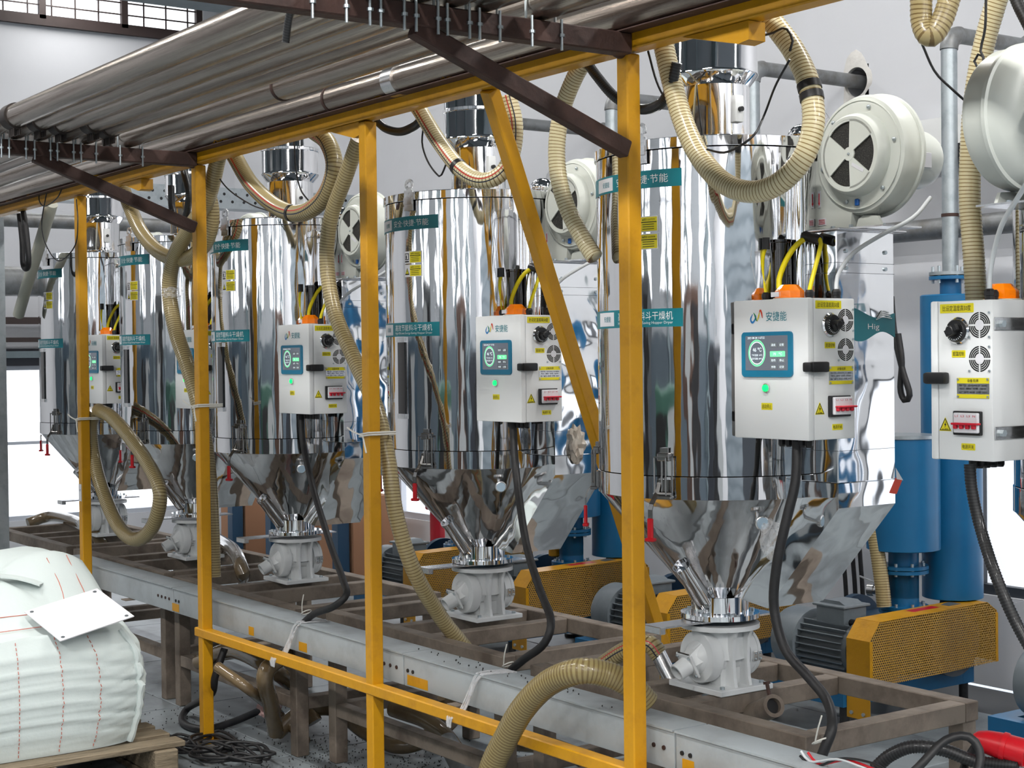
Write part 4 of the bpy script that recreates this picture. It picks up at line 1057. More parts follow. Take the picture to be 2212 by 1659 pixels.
# cardboard cartons, blue columns and a red fire pipe against the back
for i, (px, py, y, w, h) in enumerate(((545, 1190, 6.1, .5, .42), (770, 1200, 6.1, .55, .45), (700, 1195, 6.2, .4, .40))):
    p = at(px, py, Y=y)
    t = thing('cardboard_carton', ('brown cardboard carton between the third and fourth dryers', 'brown cardboard carton left of the second yellow post', 'brown cardboard carton directly behind the third suction box')[i], 'carton', (p.x, y, 0))
    G().box(-w / 2, w / 2, -.18, .18, 0, h + .2).build('carton_body', CARD, t, 0); G().box(-w / 2 - .002, w / 2 + .002, -.02, .02, h + .199, h + .203).box(-w / 2 - .002, -w / 2, -.02, .02, h, h + .2).build('carton_tape', CREAMP, t, 0)
for i, px in enumerate((508, 590, 735)):
    p = at(px, 1100, Y=5.85)
    t = thing('blue_post', ('dark blue post between the fourth and third dryers', 'dark blue post behind the third dryer cone', 'dark blue post left of the second yellow post')[i], 'post', (p.x, 5.85, 0))
    G().bbox(-.05, .05, -.05, .05, .01, 1.45, .004, 1).build('post_tube', BLUED, t, 30); G().box(-.09, .09, -.09, .09, 0, .01).build('post_foot', BLUED, t, 0)
p = at(945, 1140, Y=6.2)
t = thing('fire_pipe', 'grey standpipe with a red coupling behind the second dryer', 'pipe', (p.x, 6.2, 0))
G().cyl((0, 0, .0), (0, 0, .62), .055, n=24).build('red_pipe', REDP, t); G().lathe([(.085, .60), (.09, .61), (.09, .65), (.085, .66)], 28).build('red_coupling', REDP, t); G().cyl((0, 0, .66), (0, 0, 1.5), .055, n=24).build('grey_pipe', GALV, t)

# ================================================================== hoses
def HP(*p): return pxs(*p)
def tape(pts, r, label=None, n=14, m=TAPE, name='hose_tape', par=None):
    o = G().tube(pts, r, n).build(name, m, par); return tag(o, label, 'tape' if label else None)
h1 = HP((1418, 20, 3.0), (1432, 90, 2.99), (1450, 170, 2.99), (1475, 260, 2.99), (1510, 335, 2.99), (1560, 392, 2.99), (1620, 414, 2.99), (1682, 396, 3.0), (1735, 340, 3.02), (1757, 265, 3.04), (1748, 185, 3.05), (1718, 115, 3.05), (1675, 55, 3.03), (1640, 10, 3.0))
h = hose('material_hose', h1, .031, HCREAM, 'cream spiral hose looping in front of the nearest dryer loader', pitch=.0105, group='material hoses')
P = smooth_path(h1, .01)
for f in (.775, .80):
    k = int(len(P) * f); G().tube(P[k - 1:k + 2], .0325, 16).build('black_tape', TAPE, h)
h2 = HP((890, 215, 3.0), (908, 240, 3.0), (948, 305, 3.0), (995, 365, 3.0), (1042, 390, 3.02), (1085, 372, 3.06), (1108, 325, 3.10), (1112, 265, 3.10), (1098, 205, 3.08))
h = hose('material_hose', h2, .029, HCREAM, 'cream spiral hose looping in front of the second dryer loader', group='material hoses')
P = smooth_path(h2, .01); k = int(len(P) * .46); G().tube(P[k - 1:k + 2], .0305, 16).build('black_tape', TAPE, h)
h3 = HP((480, 290, 3.0), (508, 340, 3.0), (545, 400, 3.0), (600, 448, 3.0), (652, 460, 3.0), (700, 426, 3.02), (722, 362, 3.02), (708, 308, 3.02), (675, 280, 3.0))
h = hose('material_hose', h3, .036, HTAN, 'tan spiral hose looping in front of the third dryer loader', group='material hoses')
P = smooth_path(h3, .01); k = int(len(P) * .56); G().tube(P[k - 1:k + 2], .0375, 16).build('black_tape', TAPE, h)
hose('material_hose', HP((262, 395, 3.0), (278, 440, 3.0), (305, 500, 3.0), (345, 545, 3.0), (395, 560, 3.02), (440, 530, 3.04), (458, 470, 3.04), (448, 410, 3.02), (430, 380, 3.0)), .036, HTAN, 'tan spiral hose looping in front of the fourth dryer', group='material hoses')
hose('material_hose', HP((1262, 130, 2.99), (1240, 170, 2.99), (1215, 235, 2.99), (1203, 310, 2.98), (1207, 385, 2.98), (1228, 455, 3.0), (1262, 520, 3.02), (1285, 556, 3.03)), .028, HCREAM, 'cream spiral hose with an open end hanging left of the rightmost yellow post', pitch=.0105, group='material hoses')
hose('material_hose', HP((775, 300, 2.985), (745, 385, 2.985), (715, 470, 2.985), (706, 560, 2.985), (722, 670, 2.985), (765, 775, 2.985), (812, 880, 2.985), (838, 990, 2.99), (855, 1110, 3.0), (893, 1230, 3.06), (950, 1330, 3.20), (1005, 1400, 3.32), (1030, 1440, 3.40)), .031, HTAN, 'long tan spiral hose hanging down behind the second yellow post', group='material hoses')
hose('material_hose', HP((475, 325, 2.985), (448, 430, 2.985), (405, 500, 2.985), (375, 560, 2.985), (366, 630, 2.985), (380, 715, 2.985), (405, 790, 2.985), (428, 870, 2.985), (446, 980, 2.985), (456, 1100, 2.985), (460, 1245, 2.985)), .037, HTAN, 'brownish hose hanging behind the third yellow post with clear wrap round it', group='material hoses')
hose('material_hose', HP((205, 885, 2.97), (196, 925, 2.965), (203, 990, 2.965), (222, 1060, 2.965), (255, 1135, 2.965), (292, 1165, 2.965), (328, 1140, 2.97), (346, 1075, 2.98), (330, 1020, 2.985), (285, 950, 2.985), (240, 900, 2.985), (212, 885, 2.975)), .036, HTAN, 'tan hose tied in a drooping loop behind the leftmost yellow post', group='material hoses')
hose('material_hose', HP((1030, 1790, 2.78), (1060, 1665, 2.79), (1090, 1600, 2.80), (1130, 1530, 2.81), (1185, 1475, 2.83), (1250, 1450, 2.86), (1310, 1456, 2.93), (1358, 1478, 2.985), (1400, 1520, 3.04)), .041, HOLIVE, 'thick olive hose arching over the yellow rail in the foreground', pitch=.011, group='material hoses')
hose('material_hose', HP((2175, -60, 3.62), (2150, 10, 3.62), (2125, 100, 3.62), (2107, 200, 3.62), (2098, 300, 3.62), (2095, 430, 3.62), (2104, 560, 3.62), (2112, 700, 3.62)), .031, HCREAM, 'cream hose hanging straight down behind the right-hand control box', pitch=.0105, group='material hoses')
hose('material_hose', HP((1992, -80, 3.2), (1990, 0, 3.2), (1992, 50, 3.2), (2008, 78, 3.2), (2030, 55, 3.22), (2050, 0, 3.24), (2070, -80, 3.25)), .029, HTAN, 'tan hose dipping in a tight bend at the top right', group='material hoses')
hose('material_hose', HP((1240, 1475, 3.35), (1290, 1445, 3.36), (1350, 1405, 3.38), (1400, 1390, 3.40), (1425, 1415, 3.42)), .032, HTAN, 'tan hose lying under the nearest stand by its left end', group='material hoses')
p0, p1 = at(1422, 1412, Y=3.42), at(1455, 1478, Y=3.43); t = tag(G().cyl(p0, p1, .027, n=20).build('hose_cuff', BRUSH), 'short steel pipe cuff beside the nearest suction box', 'pipe')
hose('material_hose', HP((1875, 1060, 5.55), (1885, 1130, 5.55), (1895, 1190, 5.55), (1905, 1260, 5.55), (1910, 1310, 5.55)), .035, HTAN, 'tan hose hanging between the sloping duct and the short blue tank', group='material hoses')
# brown hoses on the floor under the stands
FH = [((430, 1430, .25), (500, 1405, .35), (580, 1440, .35), (640, 1490, .20), (680, 1560, .06)), ((470, 1440, .38), (540, 1490, .30), (600, 1540, .10), (660, 1600, .04)), ((600, 1580, .05), (650, 1540, .10), (720, 1530, .12), (790, 1580, .06), (860, 1610, .04), (930, 1590, .08), (985, 1540, .16), (960, 1500, .25)),
      ((640, 1400, .45), (575, 1450, .40), (585, 1520, .22), (595, 1580, .06)), ((850, 1530, .22), (930, 1560, .20), (985, 1620, .10), (1020, 1690, .04)), ((1100, 1600, .25), (1180, 1610, .2), (1260, 1640, .08), (1330, 1690, .04)), ((60, 1130, .62), (110, 1115, .66), (160, 1125, .68), (200, 1150, .66), (240, 1200, .5)), ((470, 1165, .69), (505, 1190, .70), (522, 1230, .66), (530, 1270, .5))]
FL = ['brown hose sagging under the third stand', 'thin olive hose slanting to the floor under the third stand', 'dark tan hose coiled on the floor under the second stand', 'short brown hose dropping beside the third stand leg', 'brown hose bending to the floor behind the lower rail', 'olive hose under the nearest stand at the bottom', 'pale hose draped over the farthest stand', 'short tan hose drooping into the fourth stand']
for f, l in zip(FH, FL):
    tag(G().tube(smooth_path([at(a, b, Z=c) for a, b, c in f], .02), .037 if 'thin' not in l else .024, 14).build('floor_hose', BROWNH), l, 'hose', 'hoses on the floor')
p0, p1 = at(965, 1600, Z=.16), at(1015, 1690, Z=.05); tag(G().cyl(p0, p1, .042, n=20).build('steel_pipe_stub', GALVD), 'weathered steel pipe slanting to the floor behind the olive hose', 'pipe')
# thick-walled pipe stub lying in the nearest stand
a, b = at(1672, 1524, Z=.63), at(1585, 1560, Z=.52); d = (b - a).normalized(); b = a + d * .30
t = thing('pipe_stub', 'rusty thick-walled pipe stub lying in the nearest stand', 'pipe', a)
G().lathe([(.024, .02), (.024, 0), (.036, 0), (.036, .30), (.024, .30)], 32, (0, 0, 0), tuple(d)).build('stub_tube', STAND, t); G().cyl(d * .019, d * .021, .024, n=24).build('stub_bore', BLACK, t)
G().cyl((-.02, 0, .03), (-.03, 0, .065), .006, n=8).cyl((-.03, 0, .062), (-.032, 0, .07), .011, n=8).build('stub_bolt', RUST, t)
# black corrugated conduits
hose('black_conduit', HP((815, 262, 3.0), (835, 278, 3.0), (865, 284, 3.0), (895, 272, 3.0), (912, 255, 3.0)), .016, HBLACK, 'short black corrugated conduit under the yellow beam by the second post', 'conduit', .008, .14, 12)
hose('black_conduit', HP((1262, 125, 2.99), (1290, 165, 2.99), (1330, 210, 3.0), (1380, 235, 3.02), (1425, 225, 3.0), (1450, 185, 2.98), (1462, 135, 2.98)), .016, HBLACK, 'black corrugated conduit sagging behind the rightmost yellow post', 'conduit', .008, .14, 12)
hose('black_conduit', HP((636, -30, 1.9), (630, 10, 1.9), (622, 50, 1.9), (617, 92, 1.9)), .011, HBLACK, 'black corrugated conduit end dangling from the overhead pipes', 'conduit', .007, .14, 12)
hose('black_conduit', HP((2180, -40, 3.3), (2200, 10, 3.3), (2225, 60, 3.3)), .016, HBLACK, 'black corrugated conduit crossing the top right corner', 'conduit', .008, .14, 12)
hose('black_conduit', HP((398, 370, 3.02), (408, 420, 3.02), (400, 470, 3.02), (385, 480, 3.02), (372, 450, 3.02), (370, 400, 3.02)), .018, HBLACK, 'black conduit loop hanging by the third yellow post near the beam', 'conduit', .008, .12, 12)
# power cables from the boxes
CB = [((1722, 955, 3.27), (1718, 1040, 3.25), (1697, 1130, 3.22), (1678, 1220, 3.2), (1672, 1310, 3.2), (1695, 1400, 3.2), (1745, 1460, 3.2), (1785, 1510, 3.2), (1798, 1565, 3.15), (1780, 1620, 3.12), (1755, 1680, 3.10)),
      ((1108, 905, 3.44), (1112, 990, 3.42), (1122, 1080, 3.38), (1138, 1180, 3.32), (1165, 1270, 3.26), (1190, 1340, 3.2), (1175, 1390, 3.17), (1130, 1425, 3.15), (1098, 1455, 3.14), (1090, 1490, 3.13)),
      ((650, 897, 3.33), (655, 960, 3.31), (678, 1060, 3.27), (712, 1170, 3.2), (742, 1255, 3.12), (748, 1285, 3.08), (720, 1310, 3.04), (680, 1325, 3.02), (655, 1345, 3.01))]
for c, l in zip(CB, ('nearest', 'second', 'third')):
    o = cable('power_cable', pxs(*c), .0145, RUBBER, None, 'thick black power cable drooping from the %s control box to its stand' % l, 'cable', 12); o['group'] = 'cabinet power cables'
hose('power_conduit', HP((2095, 1002, 3.22), (2100, 1060, 3.22), (2118, 1140, 3.22), (2150, 1240, 3.2), (2195, 1345, 3.2), (2260, 1460, 3.2)), .0155, HBLACK, 'black ribbed conduit hanging from the right-hand control box', 'conduit', .008, .12, 12)
for i, c in enumerate((((1592, 66, 3.0), (1625, 78, 3.0), (1665, 72, 2.99), (1695, 60, 2.98), (1712, 85, 2.98), (1706, 110, 2.98)), ((1706, 128, 2.98), (1675, 185, 3.0), (1650, 250, 3.05), (1625, 295, 2.96), (1570, 328, 2.95), (1525, 322, 2.96)), ((1400, 110, 3.0), (1420, 180, 3.0), (1450, 235, 3.0), (1470, 260, 3.0)),
        ((1992, 95, 3.3), (2020, 155, 3.35), (2060, 195, 3.4), (2088, 220, 3.45)), ((2130, -10, 3.3), (2128, 60, 3.3), (2118, 110, 3.3), (2128, 130, 3.3), (2112, 145, 3.3), (2105, 130, 3.3), (2120, 115, 3.3), (2132, 160, 3.3)), ((915, 270, 3.0), (912, 310, 3.0), (925, 350, 3.0), (948, 380, 3.0), (955, 375, 3.0), (965, 350, 3.0)),
        ((120, 375, 2.86), (85, 420, 2.86), (95, 445, 2.86), (125, 425, 2.86), (140, 385, 2.86)), ((165, 430, 2.87), (168, 480, 2.86), (162, 530, 2.86), (130, 563, 2.86), (105, 540, 2.86), (90, 490, 2.86), (98, 430, 2.86), (108, 390, 2.86)), ((455, 355, 3.0), (490, 405, 3.0), (540, 440, 3.0), (580, 455, 3.0)), ((635, 300, 3.0), (640, 370, 3.0), (650, 410, 3.0), (668, 435, 3.0)))):
    LB = ['thin black wire arcing under the beam to the taped hose', 'thin black wire from the taped hose down to the nearest dryer lid', 'thin black wire beside the nearest hose loop', 'thin black wire running down from the tight hose bend', 'thin black wire with a small curl at the top right', 'thin black wire with a V-shaped bend by the second dryer', 'small black wire loop over the far end of the yellow beam', 'large black wire loop hanging in front of the leftmost post', 'thin black wire above the third dryer', 'thin black wire beside the third loader'][i]
    cable('thin_wire', pxs(*c), .0034, BLACK, None, LB, 'wire', 6)
for i, c in enumerate((((790, 940, 2.878), (770, 932, 2.87), (755, 925, 2.87)), ((812, 943, 2.872), (830, 950, 2.87), (838, 970, 2.87)), ((450, 1400, 2.9), (455, 1450, 2.9), (452, 1480, 2.9)))[:0]): pass
def rope(px, py, x, lab):
    t = thing('rope_tie', lab, 'rope', (x, YP, at(px, py, Y=YP - .03).z))
    g = G()
    for dz in (0, .008): g.tube([(.032 * a, .034 * b - (.0 if b < 0 else -.05), dz + .004 * a) for a, b in ((-1, -1), (0, -1.05), (1, -1), (1.08, 0), (1, 1), (0, 1.05), (-1, 1), (-1.08, 0))], .0035, 6, True)
    g.build('rope_loop', TIE, t); G().tube(smooth_path([(0, -.037, 0), (-.05, -.05, .015), (-.085, -.055, .03)], .01), .0035, 6).tube(smooth_path([(0, -.037, 0), (.03, -.05, -.02), (.055, -.055, -.06)], .01), .0035, 6).build('rope_tail', TIE, t)
rope(803, 942, PX_[1], 'white cord tying the long hose to the second yellow post'); rope(435, 880, PX_[2], 'white cord tying a hose to the third yellow post'); rope(180, 908, PX_[3], 'white cord tying the drooping loop to the leftmost post')
for i, (px, py, y, lab) in enumerate(((1098, 1435, 3.13, 'pale cable tie on the corner of the second stand'), (1772, 1600, 3.12, 'pale cable tie on the corner of the nearest stand'), (662, 1322, 3.01, 'pale cable tie on the corner of the third stand'))):
    p = at(px, py, Y=y); t = thing('cable_tie', lab, 'cable tie', p); G().tube([(.022 * math.cos(a), .02 * math.sin(a), .012 * math.cos(a)) for a in [2 * PI * k / 16 for k in range(16)]], .0025, 6, True).build('tie_loop', TIE, t)
    G().tube(smooth_path([(0, -.02, 0), (.02, -.03, .04), (.035, -.03, .08)], .01), .0022, 6).build('tie_tail', TIE, t)
# clear plastic scraps
def crumple(name, c, sx, sy, sz, m, label, cat='plastic film', seed=1):
    random.seed(seed); bm = bmesh.new(); bmesh.ops.create_icosphere(bm, subdivisions=3, radius=1)
    for v in bm.verts:
        k = 1 + random.uniform(-.22, .22); v.co = Vector((v.co.x * sx * k, v.co.y * sy * k, v.co.z * sz * k))
    me = bpy.data.meshes.new(name); bm.to_mesh(me); bm.free(); me.materials.append(m)
    o = bpy.data.objects.new(name, me); o.location = c; COL.objects.link(o); return tag(o, label, cat)
crumple('bubble_wrap', at(1668, 1165, Y=3.28), .035, .03, .055, FILM, 'crumpled bubble wrap stuck by the nearest cone', seed=3)
crumple('plastic_bag', at(1243, 958, Y=3.70), .045, .03, .07, mat('milky_plastic', s(214, 204, 190), .4, 0, (20, .6, s(180, 160, 140)), alpha=.85), 'crumpled milky plastic bag hanging behind the slanting strut', 'plastic bag', seed=4)
crumple('plastic_scrap', at(585, 1530, Z=.12), .07, .05, .05, mat('pink_film', s(206, 168, 164), .3, 0, alpha=.8), 'crumpled pink plastic scrap on the lower rail of the third stand', 'plastic film', seed=5)
crumple('hose_wrap', at(372, 632, Y=2.985), .045, .045, .03, FILM, 'clear film wrapped round the brownish hose by the third post', seed=6)
t = thing('beige_panel', 'beige sheet with a teal lower edge behind the slanting strut', 'panel', at(1235, 985, Y=3.98))
G().box(-.12, .16, 0, .006, -.0, .33).build('sheet', BEIGE, t, 0); G().box(-.10, .2, -.002, .0, -.09, -.002).build('teal_edge', mat('pale_teal', s(120, 186, 182), .5), t, 0)

# ================================================================== bulk bag on a pallet
BC = Vector((-6.62, 1.98)); BA, BB_, NE = .50, .53, 5.0
def top_h(x, y):
    q = min(1, max(0, (.42 - x) / .62)); q = q * q * (3 - 2 * q)
    return .615 + .255 * q - .10 * max(0, (y - .30) / .23) ** 2 * q + .012 * math.sin(7 * y + 3 * x) + .010 * math.sin(13 * x + 6 * y)
def bag_pt(a, h):
    c, d = math.cos(a), math.sin(a)
    x = BA * math.copysign(abs(c) ** (2 / NE), c); y = BB_ * math.copysign(abs(d) ** (2 / NE), d)
    th = top_h(x, y); k = .93 + .10 * math.sin(PI * min(h * .9 + .05, 1)) - .05 * max(0, h - .85) / .15
    wv = (.007 * math.sin(h * 46 + 3 * math.sin(a * 3) + 2 * a) + .005 * math.sin(h * 90 + a * 7) + .004 * math.sin(h * 71 - a * 5 + 2 * math.sin(a * 9))) * math.sin(PI * h) ** .5
    k += wv
    return Vector((BC.x + x * k, BC.y + y * k, .15 + (th - .15) * h))
bag = thing('bulk_bag', 'white woven bulk bag with red stitching in the lower left corner', 'bulk bag', (BC.x, BC.y, .15))
O = Vector((BC.x, BC.y, .15)); vs = []; fs = []; NA, NH, NT = 120, 40, 14
for i in range(NH + 1):
    for j in range(NA): vs.append(bag_pt(2 * PI * j / NA, i / NH) - O)
for i in range(1, NT + 1):
    k = 1 - i / NT
    for j in range(NA):
        p = bag_pt(2 * PI * j / NA, 1) - O; x, y = p.x * k, p.y * k
        q = top_h(x, y) - .15 + .012 * math.sin(PI * min(1, (1 - k) * 1.2)) + .012 * math.sin(11 * x - 7 * y) * (1 - k) + .014 * math.sin(3 * 2 * PI * j / NA + 6 * k) * (1 - k)
        vs.append(Vector((x, y, q)))
for i in range(NH + NT):
    for j in range(NA):
        k = (j + 1) % NA; fs.append((i * NA + j, i * NA + k, (i + 1) * NA + k, (i + 1) * NA + j))
fs.append(tuple(range(NA))[::-1])
G()._add(vs, fs).build('bag_body', BAGW, bag, 60)
def ang(y): return math.asin(math.copysign(min(abs(y / BB_), 1) ** (NE / 2), y))
def outw(p): d = Vector((p.x - BC.x, p.y - BC.y, 0)).normalized(); return p + Vector((.005, 0, 0)) if abs(p.x - BC.x) > .45 else p + d * .005
for y in (-.05, .12, .27):
    for k in range(26):
        a, b = bag_pt(ang(y), .03 + k * .037), bag_pt(ang(y), .03 + k * .037 + .022); G().tube([outw(a) - O, outw(b) - O], .0016, 5).build('stitch', REDS, bag, 0)
ca = math.atan2(.86 ** 2.5, .86 ** 2.5)
G().tube([outw(bag_pt(R(42), k / 20)) - O for k in range(21)], lambda i: .016 + .003 * math.sin(i * 2.1), 8).build('edge_piping', BAGW, bag)
G().tube([outw(bag_pt(ang(-.33), k / 20)) - O for k in range(21)], .007, 6).build('edge_piping', BAGW, bag)
for q in (.55, .75):
    L = [Vector((p.x * q, p.y * q, 0)) for p in [bag_pt(R(a), 1) - O for a in range(-40, 95, 6)]]
    G().tube([Vector((p.x, p.y, top_h(p.x, p.y) - .15 + .016)) for p in L], .0017, 5).build('stitch', REDS, bag, 0)
st = [(-.05 + .02 * k, -.10 + .035 * k, top_h(-.05 + .02 * k, -.10 + .035 * k) - .15 + .022) for k in range(9)]
G()._add([Vector(p) + Vector((s_ * .03, -s_ * .02, zz)) for p in st for s_, zz in ((-1, 0), (1, 0), (1, .006), (-1, .006))], [(4 * i + a, 4 * i + b, 4 * i + 4 + b, 4 * i + 4 + a) for i in range(8) for a, b in ((0, 1), (1, 2), (2, 3), (3, 0))]).build('lifting_strap', BAGW, bag, 60)
c1, c2, c3 = at(130, 1386, X=-6.06), at(290, 1332, X=-6.10), at(210, 1272, X=-6.38); c4 = c1 + c3 - c2
n = (c2 - c1).cross(c3 - c2).normalized(); n = n if n.z > 0 else -n
t = thing('sheet_metal_plate', 'white painted metal plate with corner holes lying on the bulk bag', 'plate', (c1 + c3) / 2)
cc = (c1 + c3) / 2; G()._add([p - cc + n * h for h in (.0, .004) for p in (c1, c2, c3, c4)], [(0, 3, 2, 1), (4, 5, 6, 7), (0, 1, 5, 4), (1, 2, 6, 5), (2, 3, 7, 6), (3, 0, 4, 7)]).build('plate_sheet', STKW, t, 0)
for p in (c1, c2, c3, c4):
    e = (p - cc) * .86; G().cyl(e + n * .0035, e + n * .0046, .008, n=14).build('corner_hole', MOTORD, t, 0)
pal = thing('wooden_pallet', 'worn wooden pallet under the bulk bag', 'pallet', (-6.6, 2.0, 0))
for k in range(7): G().bbox(-.52 + k * .16, -.42 + k * .16 - .001, -.58, .60, .125, .148, .003, 1).build('deck_board', WOOD, pal, 30)
for y in (-.5, 0, .5): G().bbox(-.54, .56, y - .04, y + .06, .025, .124, .006, 1).build('bearer', WOOD, pal, 30)
for y in (-.5, 0, .5): G().bbox(-.52, .55, y - .045, y + .065, 0, .024, .002, 1).build('bottom_board', WOOD, pal, 30)
# black cable heap on the floor by the pallet, and the cable loop under the third stand
random.seed(21)
for i in range(5):
    c = at(430 + 18 * i, 1610 + 8 * i, Z=.01); pts = []
    for k in range(14):
        a = k * .9 + i * 1.3; r = .12 + .06 * math.sin(k * 1.7 + i)
        pts.append((c.x + r * 1.5 * math.cos(a), c.y + r * .9 * math.sin(a), .010 + .014 * (k % 3) + .006 * i))
    cable('loose_cable', pts, .0065, RUBBER, None, 'thin black cable coiled on the floor right of the pallet, %s of the heap' % ('bottom strand', 'second strand', 'middle strand', 'fourth strand', 'top strand')[i], 'cable', 8)['group'] = 'cable heap'
cable('floor_cable', [at(a, b, Z=c) for a, b, c in ((485, 1400, .42), (465, 1460, .30), (455, 1500, .20), (405, 1530, .04), (395, 1560, .02), (440, 1575, .02), (500, 1560, .02), (560, 1535, .03))], .017, RUBBER, None, 'thick black cable curling on the floor around the third post', 'cable', 12)
# red plug and loose leads in the lower right corner
p = at(2165, 1612, Y=3.30); d = Vector((.9, .40, -.18)).normalized()
t = thing('industrial_plug', 'red five-pin industrial plug at the lower right edge', 'plug', p)
G().lathe([(.012, -.075), (.022, -.065), (.03, -.04), (.035, 0), (.038, .0), (.038, .012), (.035, .013), (.036, .06), (.033, .06), (.033, .03)], 28, (0, 0, 0), tuple(d)).build('plug_shell', RED, t)
q = d.to_track_quat('Z', 'Y'); G().cyl(d * .028, d * .031, .033, n=24).build('plug_face', BLACK, t)
for k in range(5):
    e = q @ Vector((.02 * math.cos(k * 1.2566), .02 * math.sin(k * 1.2566), .03)); G().cyl(e, e + d * .02, .004, n=8).build('pin', mat('brass', s(196, 160, 80), .3, .9), t)
cable('plug_cable', [p - d * .07, at(2110, 1606, Y=3.28), at(2085, 1650, Y=3.26), at(2070, 1720, Y=3.2)], .011, RUBBER, None, 'black cable dropping from the red plug', 'cable', 10)
cable('plug_cable', pxs((1900, 1720, 3.0), (1975, 1665, 3.02), (2040, 1600, 3.1), (2095, 1592, 3.15), (2118, 1640, 3.15), (2090, 1720, 3.1)), .011, RUBBER, None, 'black cable looping in front of the red plug', 'cable', 10)
hose('loose_conduit', HP((1890, 1660, 3.1), (1925, 1630, 3.12), (1975, 1612, 3.15), (2040, 1620, 3.2), (2110, 1645, 3.25), (2200, 1655, 3.3)), .018, HBLACK, 'black corrugated conduit lying in the lower right corner', 'conduit', .008, .12, 12)
for i, (m_, c) in enumerate(((RED, ((1745, 1625, 3.02), (1770, 1650, 3.02), (1830, 1642, 3.0), (1900, 1665, 2.98))), (BLACK, ((1728, 1632, 3.02), (1760, 1655, 3.02), (1820, 1638, 3.0), (1890, 1650, 2.98), (1930, 1680, 2.98))), (WCAB, ((1730, 1622, 3.02), (1752, 1645, 3.02), (1810, 1640, 3.0), (1870, 1660, 2.98))))):
    cable('loose_lead', pxs(*c), .0035, m_, None, ('red', 'black', 'white')[i] + ' bare-ended lead lying over the trunking at the bottom right', 'wire', 6)
# pellets
random.seed(5); g = G(); me = G().sph((0, 0, 0), 1, 5)
def pel(x, y, z):
    r = random.uniform(.0028, .0042); b = len(g.v)
    for dx, dy, dz in ((1, 0, 0), (-1, 0, 0), (0, 1, 0), (0, -1, 0), (0, 0, 1), (0, 0, -1)): g.v.append(Vector((x + dx * r, y + dy * r, z + r + dz * r)))
    for a, c, d in ((0, 2, 4), (2, 1, 4), (1, 3, 4), (3, 0, 4), (2, 0, 5), (1, 2, 5), (3, 1, 5), (0, 3, 5)): g.f.append((b + a, b + c, b + d))
for cx, cy, n_, sp in ((-6.0, 3.2, 260, .35), (-6.4, 2.9, 200, .5), (-5.6, 3.3, 260, .3), (-5.3, 3.6, 300, .25), (-7.0, 2.9, 120, .5), (-4.9, 3.1, 160, .4), (-5.5, 2.8, 160, .5)):
    for _ in range(n_): pel(random.gauss(cx, sp), random.gauss(cy, sp * .6), 0)
o = g.build('plastic_pellets', PELLET, None, 0); tag(o, 'black plastic pellets scattered over the floor under the stands', 'pellets', None, 'stuff')
g = G()
for _ in range(40): pel(random.uniform(-5.0, -3.6), random.uniform(2.99, 3.08), .636)
o = g.build('plastic_pellets', PELLET, None, 0); tag(o, 'few black pellets lying on top of the grey trunking', 'pellets', None, 'stuff')

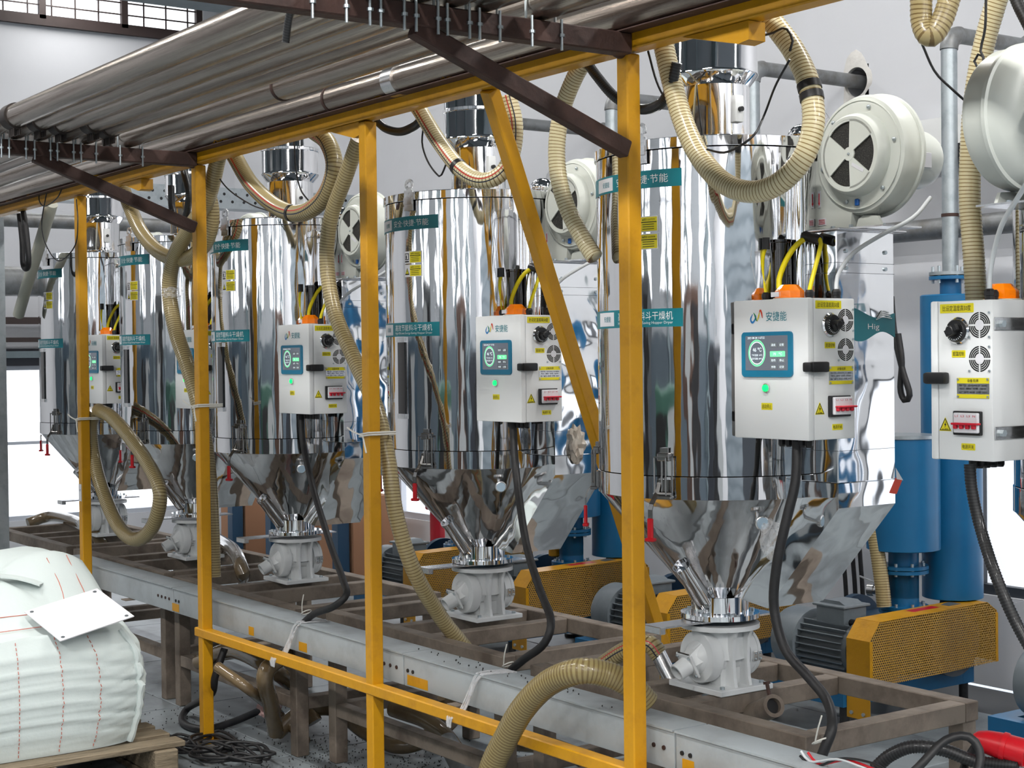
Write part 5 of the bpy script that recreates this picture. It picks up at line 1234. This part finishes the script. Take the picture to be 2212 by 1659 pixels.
# ---- small fittings that only some units show
for k, (x, y) in enumerate(UP[:4]):
    d = [o for o in bpy.data.objects if o.parent is None and o.name.startswith('hopper_dryer') and abs(o.location.x - x) < .01][0]
    a = R(-22); c = Vector((math.cos(a), math.sin(a), -.1)).normalized(); p = Vector((.325 * math.cos(a), .325 * math.sin(a), 1.215))
    g = G().cyl(p - c * .04, p + c * .03, .006, n=8).lathe([(.020, 0), (.022, .002), (.022, .010), (.019, .012)], 24, tuple(p + c * .03), tuple(c)).build('thermometer', BRUSH, d)
    G().cyl(p + c * .0405, p + c * .0425, .018, n=20).build('dial_face', mat('pale_blue_dial', s(190, 214, 232), .3), g)
    if k == 0:
        hx = .536; P_ = []
        for i in range(15): P_.append((-.0 + .23 * i / 14, 1.845 + .012 * math.sin(i * .45 + .6) - .014 * i / 14))
        for i in range(15): P_.append((.23 - .23 * i / 14, 1.765 + .016 * math.sin(i * .5) + .006 * i / 14))
        b = G().prism(P_, 0, hx, hx + .0012).build('teal_patch', TEAL, d, 0)  # teal patch with wavy edges, lettering and white strokes
        text_g('Hig', .05, .022, lambda u, v: (hx + .0018, .135 + u, 1.795 + v)).build('lettering', WINK, b, 0)
        for i in range(4): G().tube(smooth_path([(hx + .0016, .145 + .006 * i, 1.818 + .006 * i), (hx + .0016, .175, 1.826 + .006 * i), (hx + .0016, .215 - .004 * i, 1.822 + .006 * i)], .006), .0018, 5).build('white_stroke', WINK, b, 0)
        t = thing('tape_scrap', 'scrap of red and white tape at the lower corner of the nearest heater box', 'tape', (x + .535, y + .21, 1.30))
        G()._add([(0, .02, .04), (.004, .045, .03), (.004, .02, -.01), (0, -.01, -.005)], [(0, 1, 2, 3)]).build('red_tape', mat('red_tape', s(222, 80, 60), .5), t, 0)
        G()._add([(.001, .02, .07), (.004, .05, .03), (.002, .022, .035)], [(0, 1, 2)]).build('white_tape', STKW, t, 0)
cable('wall_cable', pxs((1925, 640, 5.0), (1932, 720, 5.0), (1950, 800, 5.0), (1965, 850, 5.0), (1955, 865, 5.0), (1945, 840, 5.0), (1948, 780, 5.0), (1940, 720, 5.0)), .013, RUBBER, None, 'black cable loop hanging between the heater box and the blue tank', 'cable', 10)
for i, px in enumerate((1822, 1842, 1858)): cable('wall_cable', pxs((px - 4, 1130, 6.35), (px, 1200, 6.35), (px + 6, 1290, 6.35), (px + 8, 1400, 6.35)), .012, RUBBER, None, ('left', 'middle', 'right')[i] + ' black cable of three running down the back wall behind the duct', 'cable', 8)

# yellow paint smeared along the underside of the thick overhead pipe
random.seed(11)
pg = [o for o in bpy.data.objects if o.parent is None and o.name.startswith('conveying_pipe') and abs(o.location.y - 2.862) < .001][0]
for k in range(16):
    x0 = -4.6 + k * .46 + random.uniform(-.1, .1); L = random.uniform(.10, .34); a0 = random.uniform(-96, -80); a1 = a0 - random.uniform(14, 40); vs = []; fs = []; n = 12
    for i in range(n + 1):
        hi = a1 + random.uniform(-9, 9); lo = a0 + random.uniform(-3, 3); w = math.sin(PI * i / n) ** .5
        for a in (lo, lo + (hi - lo) * w * .5, lo + (hi - lo) * w): q = R(a); vs.append((x0 + L * i / n, .0506 * math.cos(q), .050 + .0506 * math.sin(q)))
    for i in range(n):
        for j in (0, 1): fs.append((i * 3 + j, i * 3 + j + 1, i * 3 + j + 4, i * 3 + j + 3))
    G()._add(vs, fs).build('paint_smear', YEL, pg, 60)
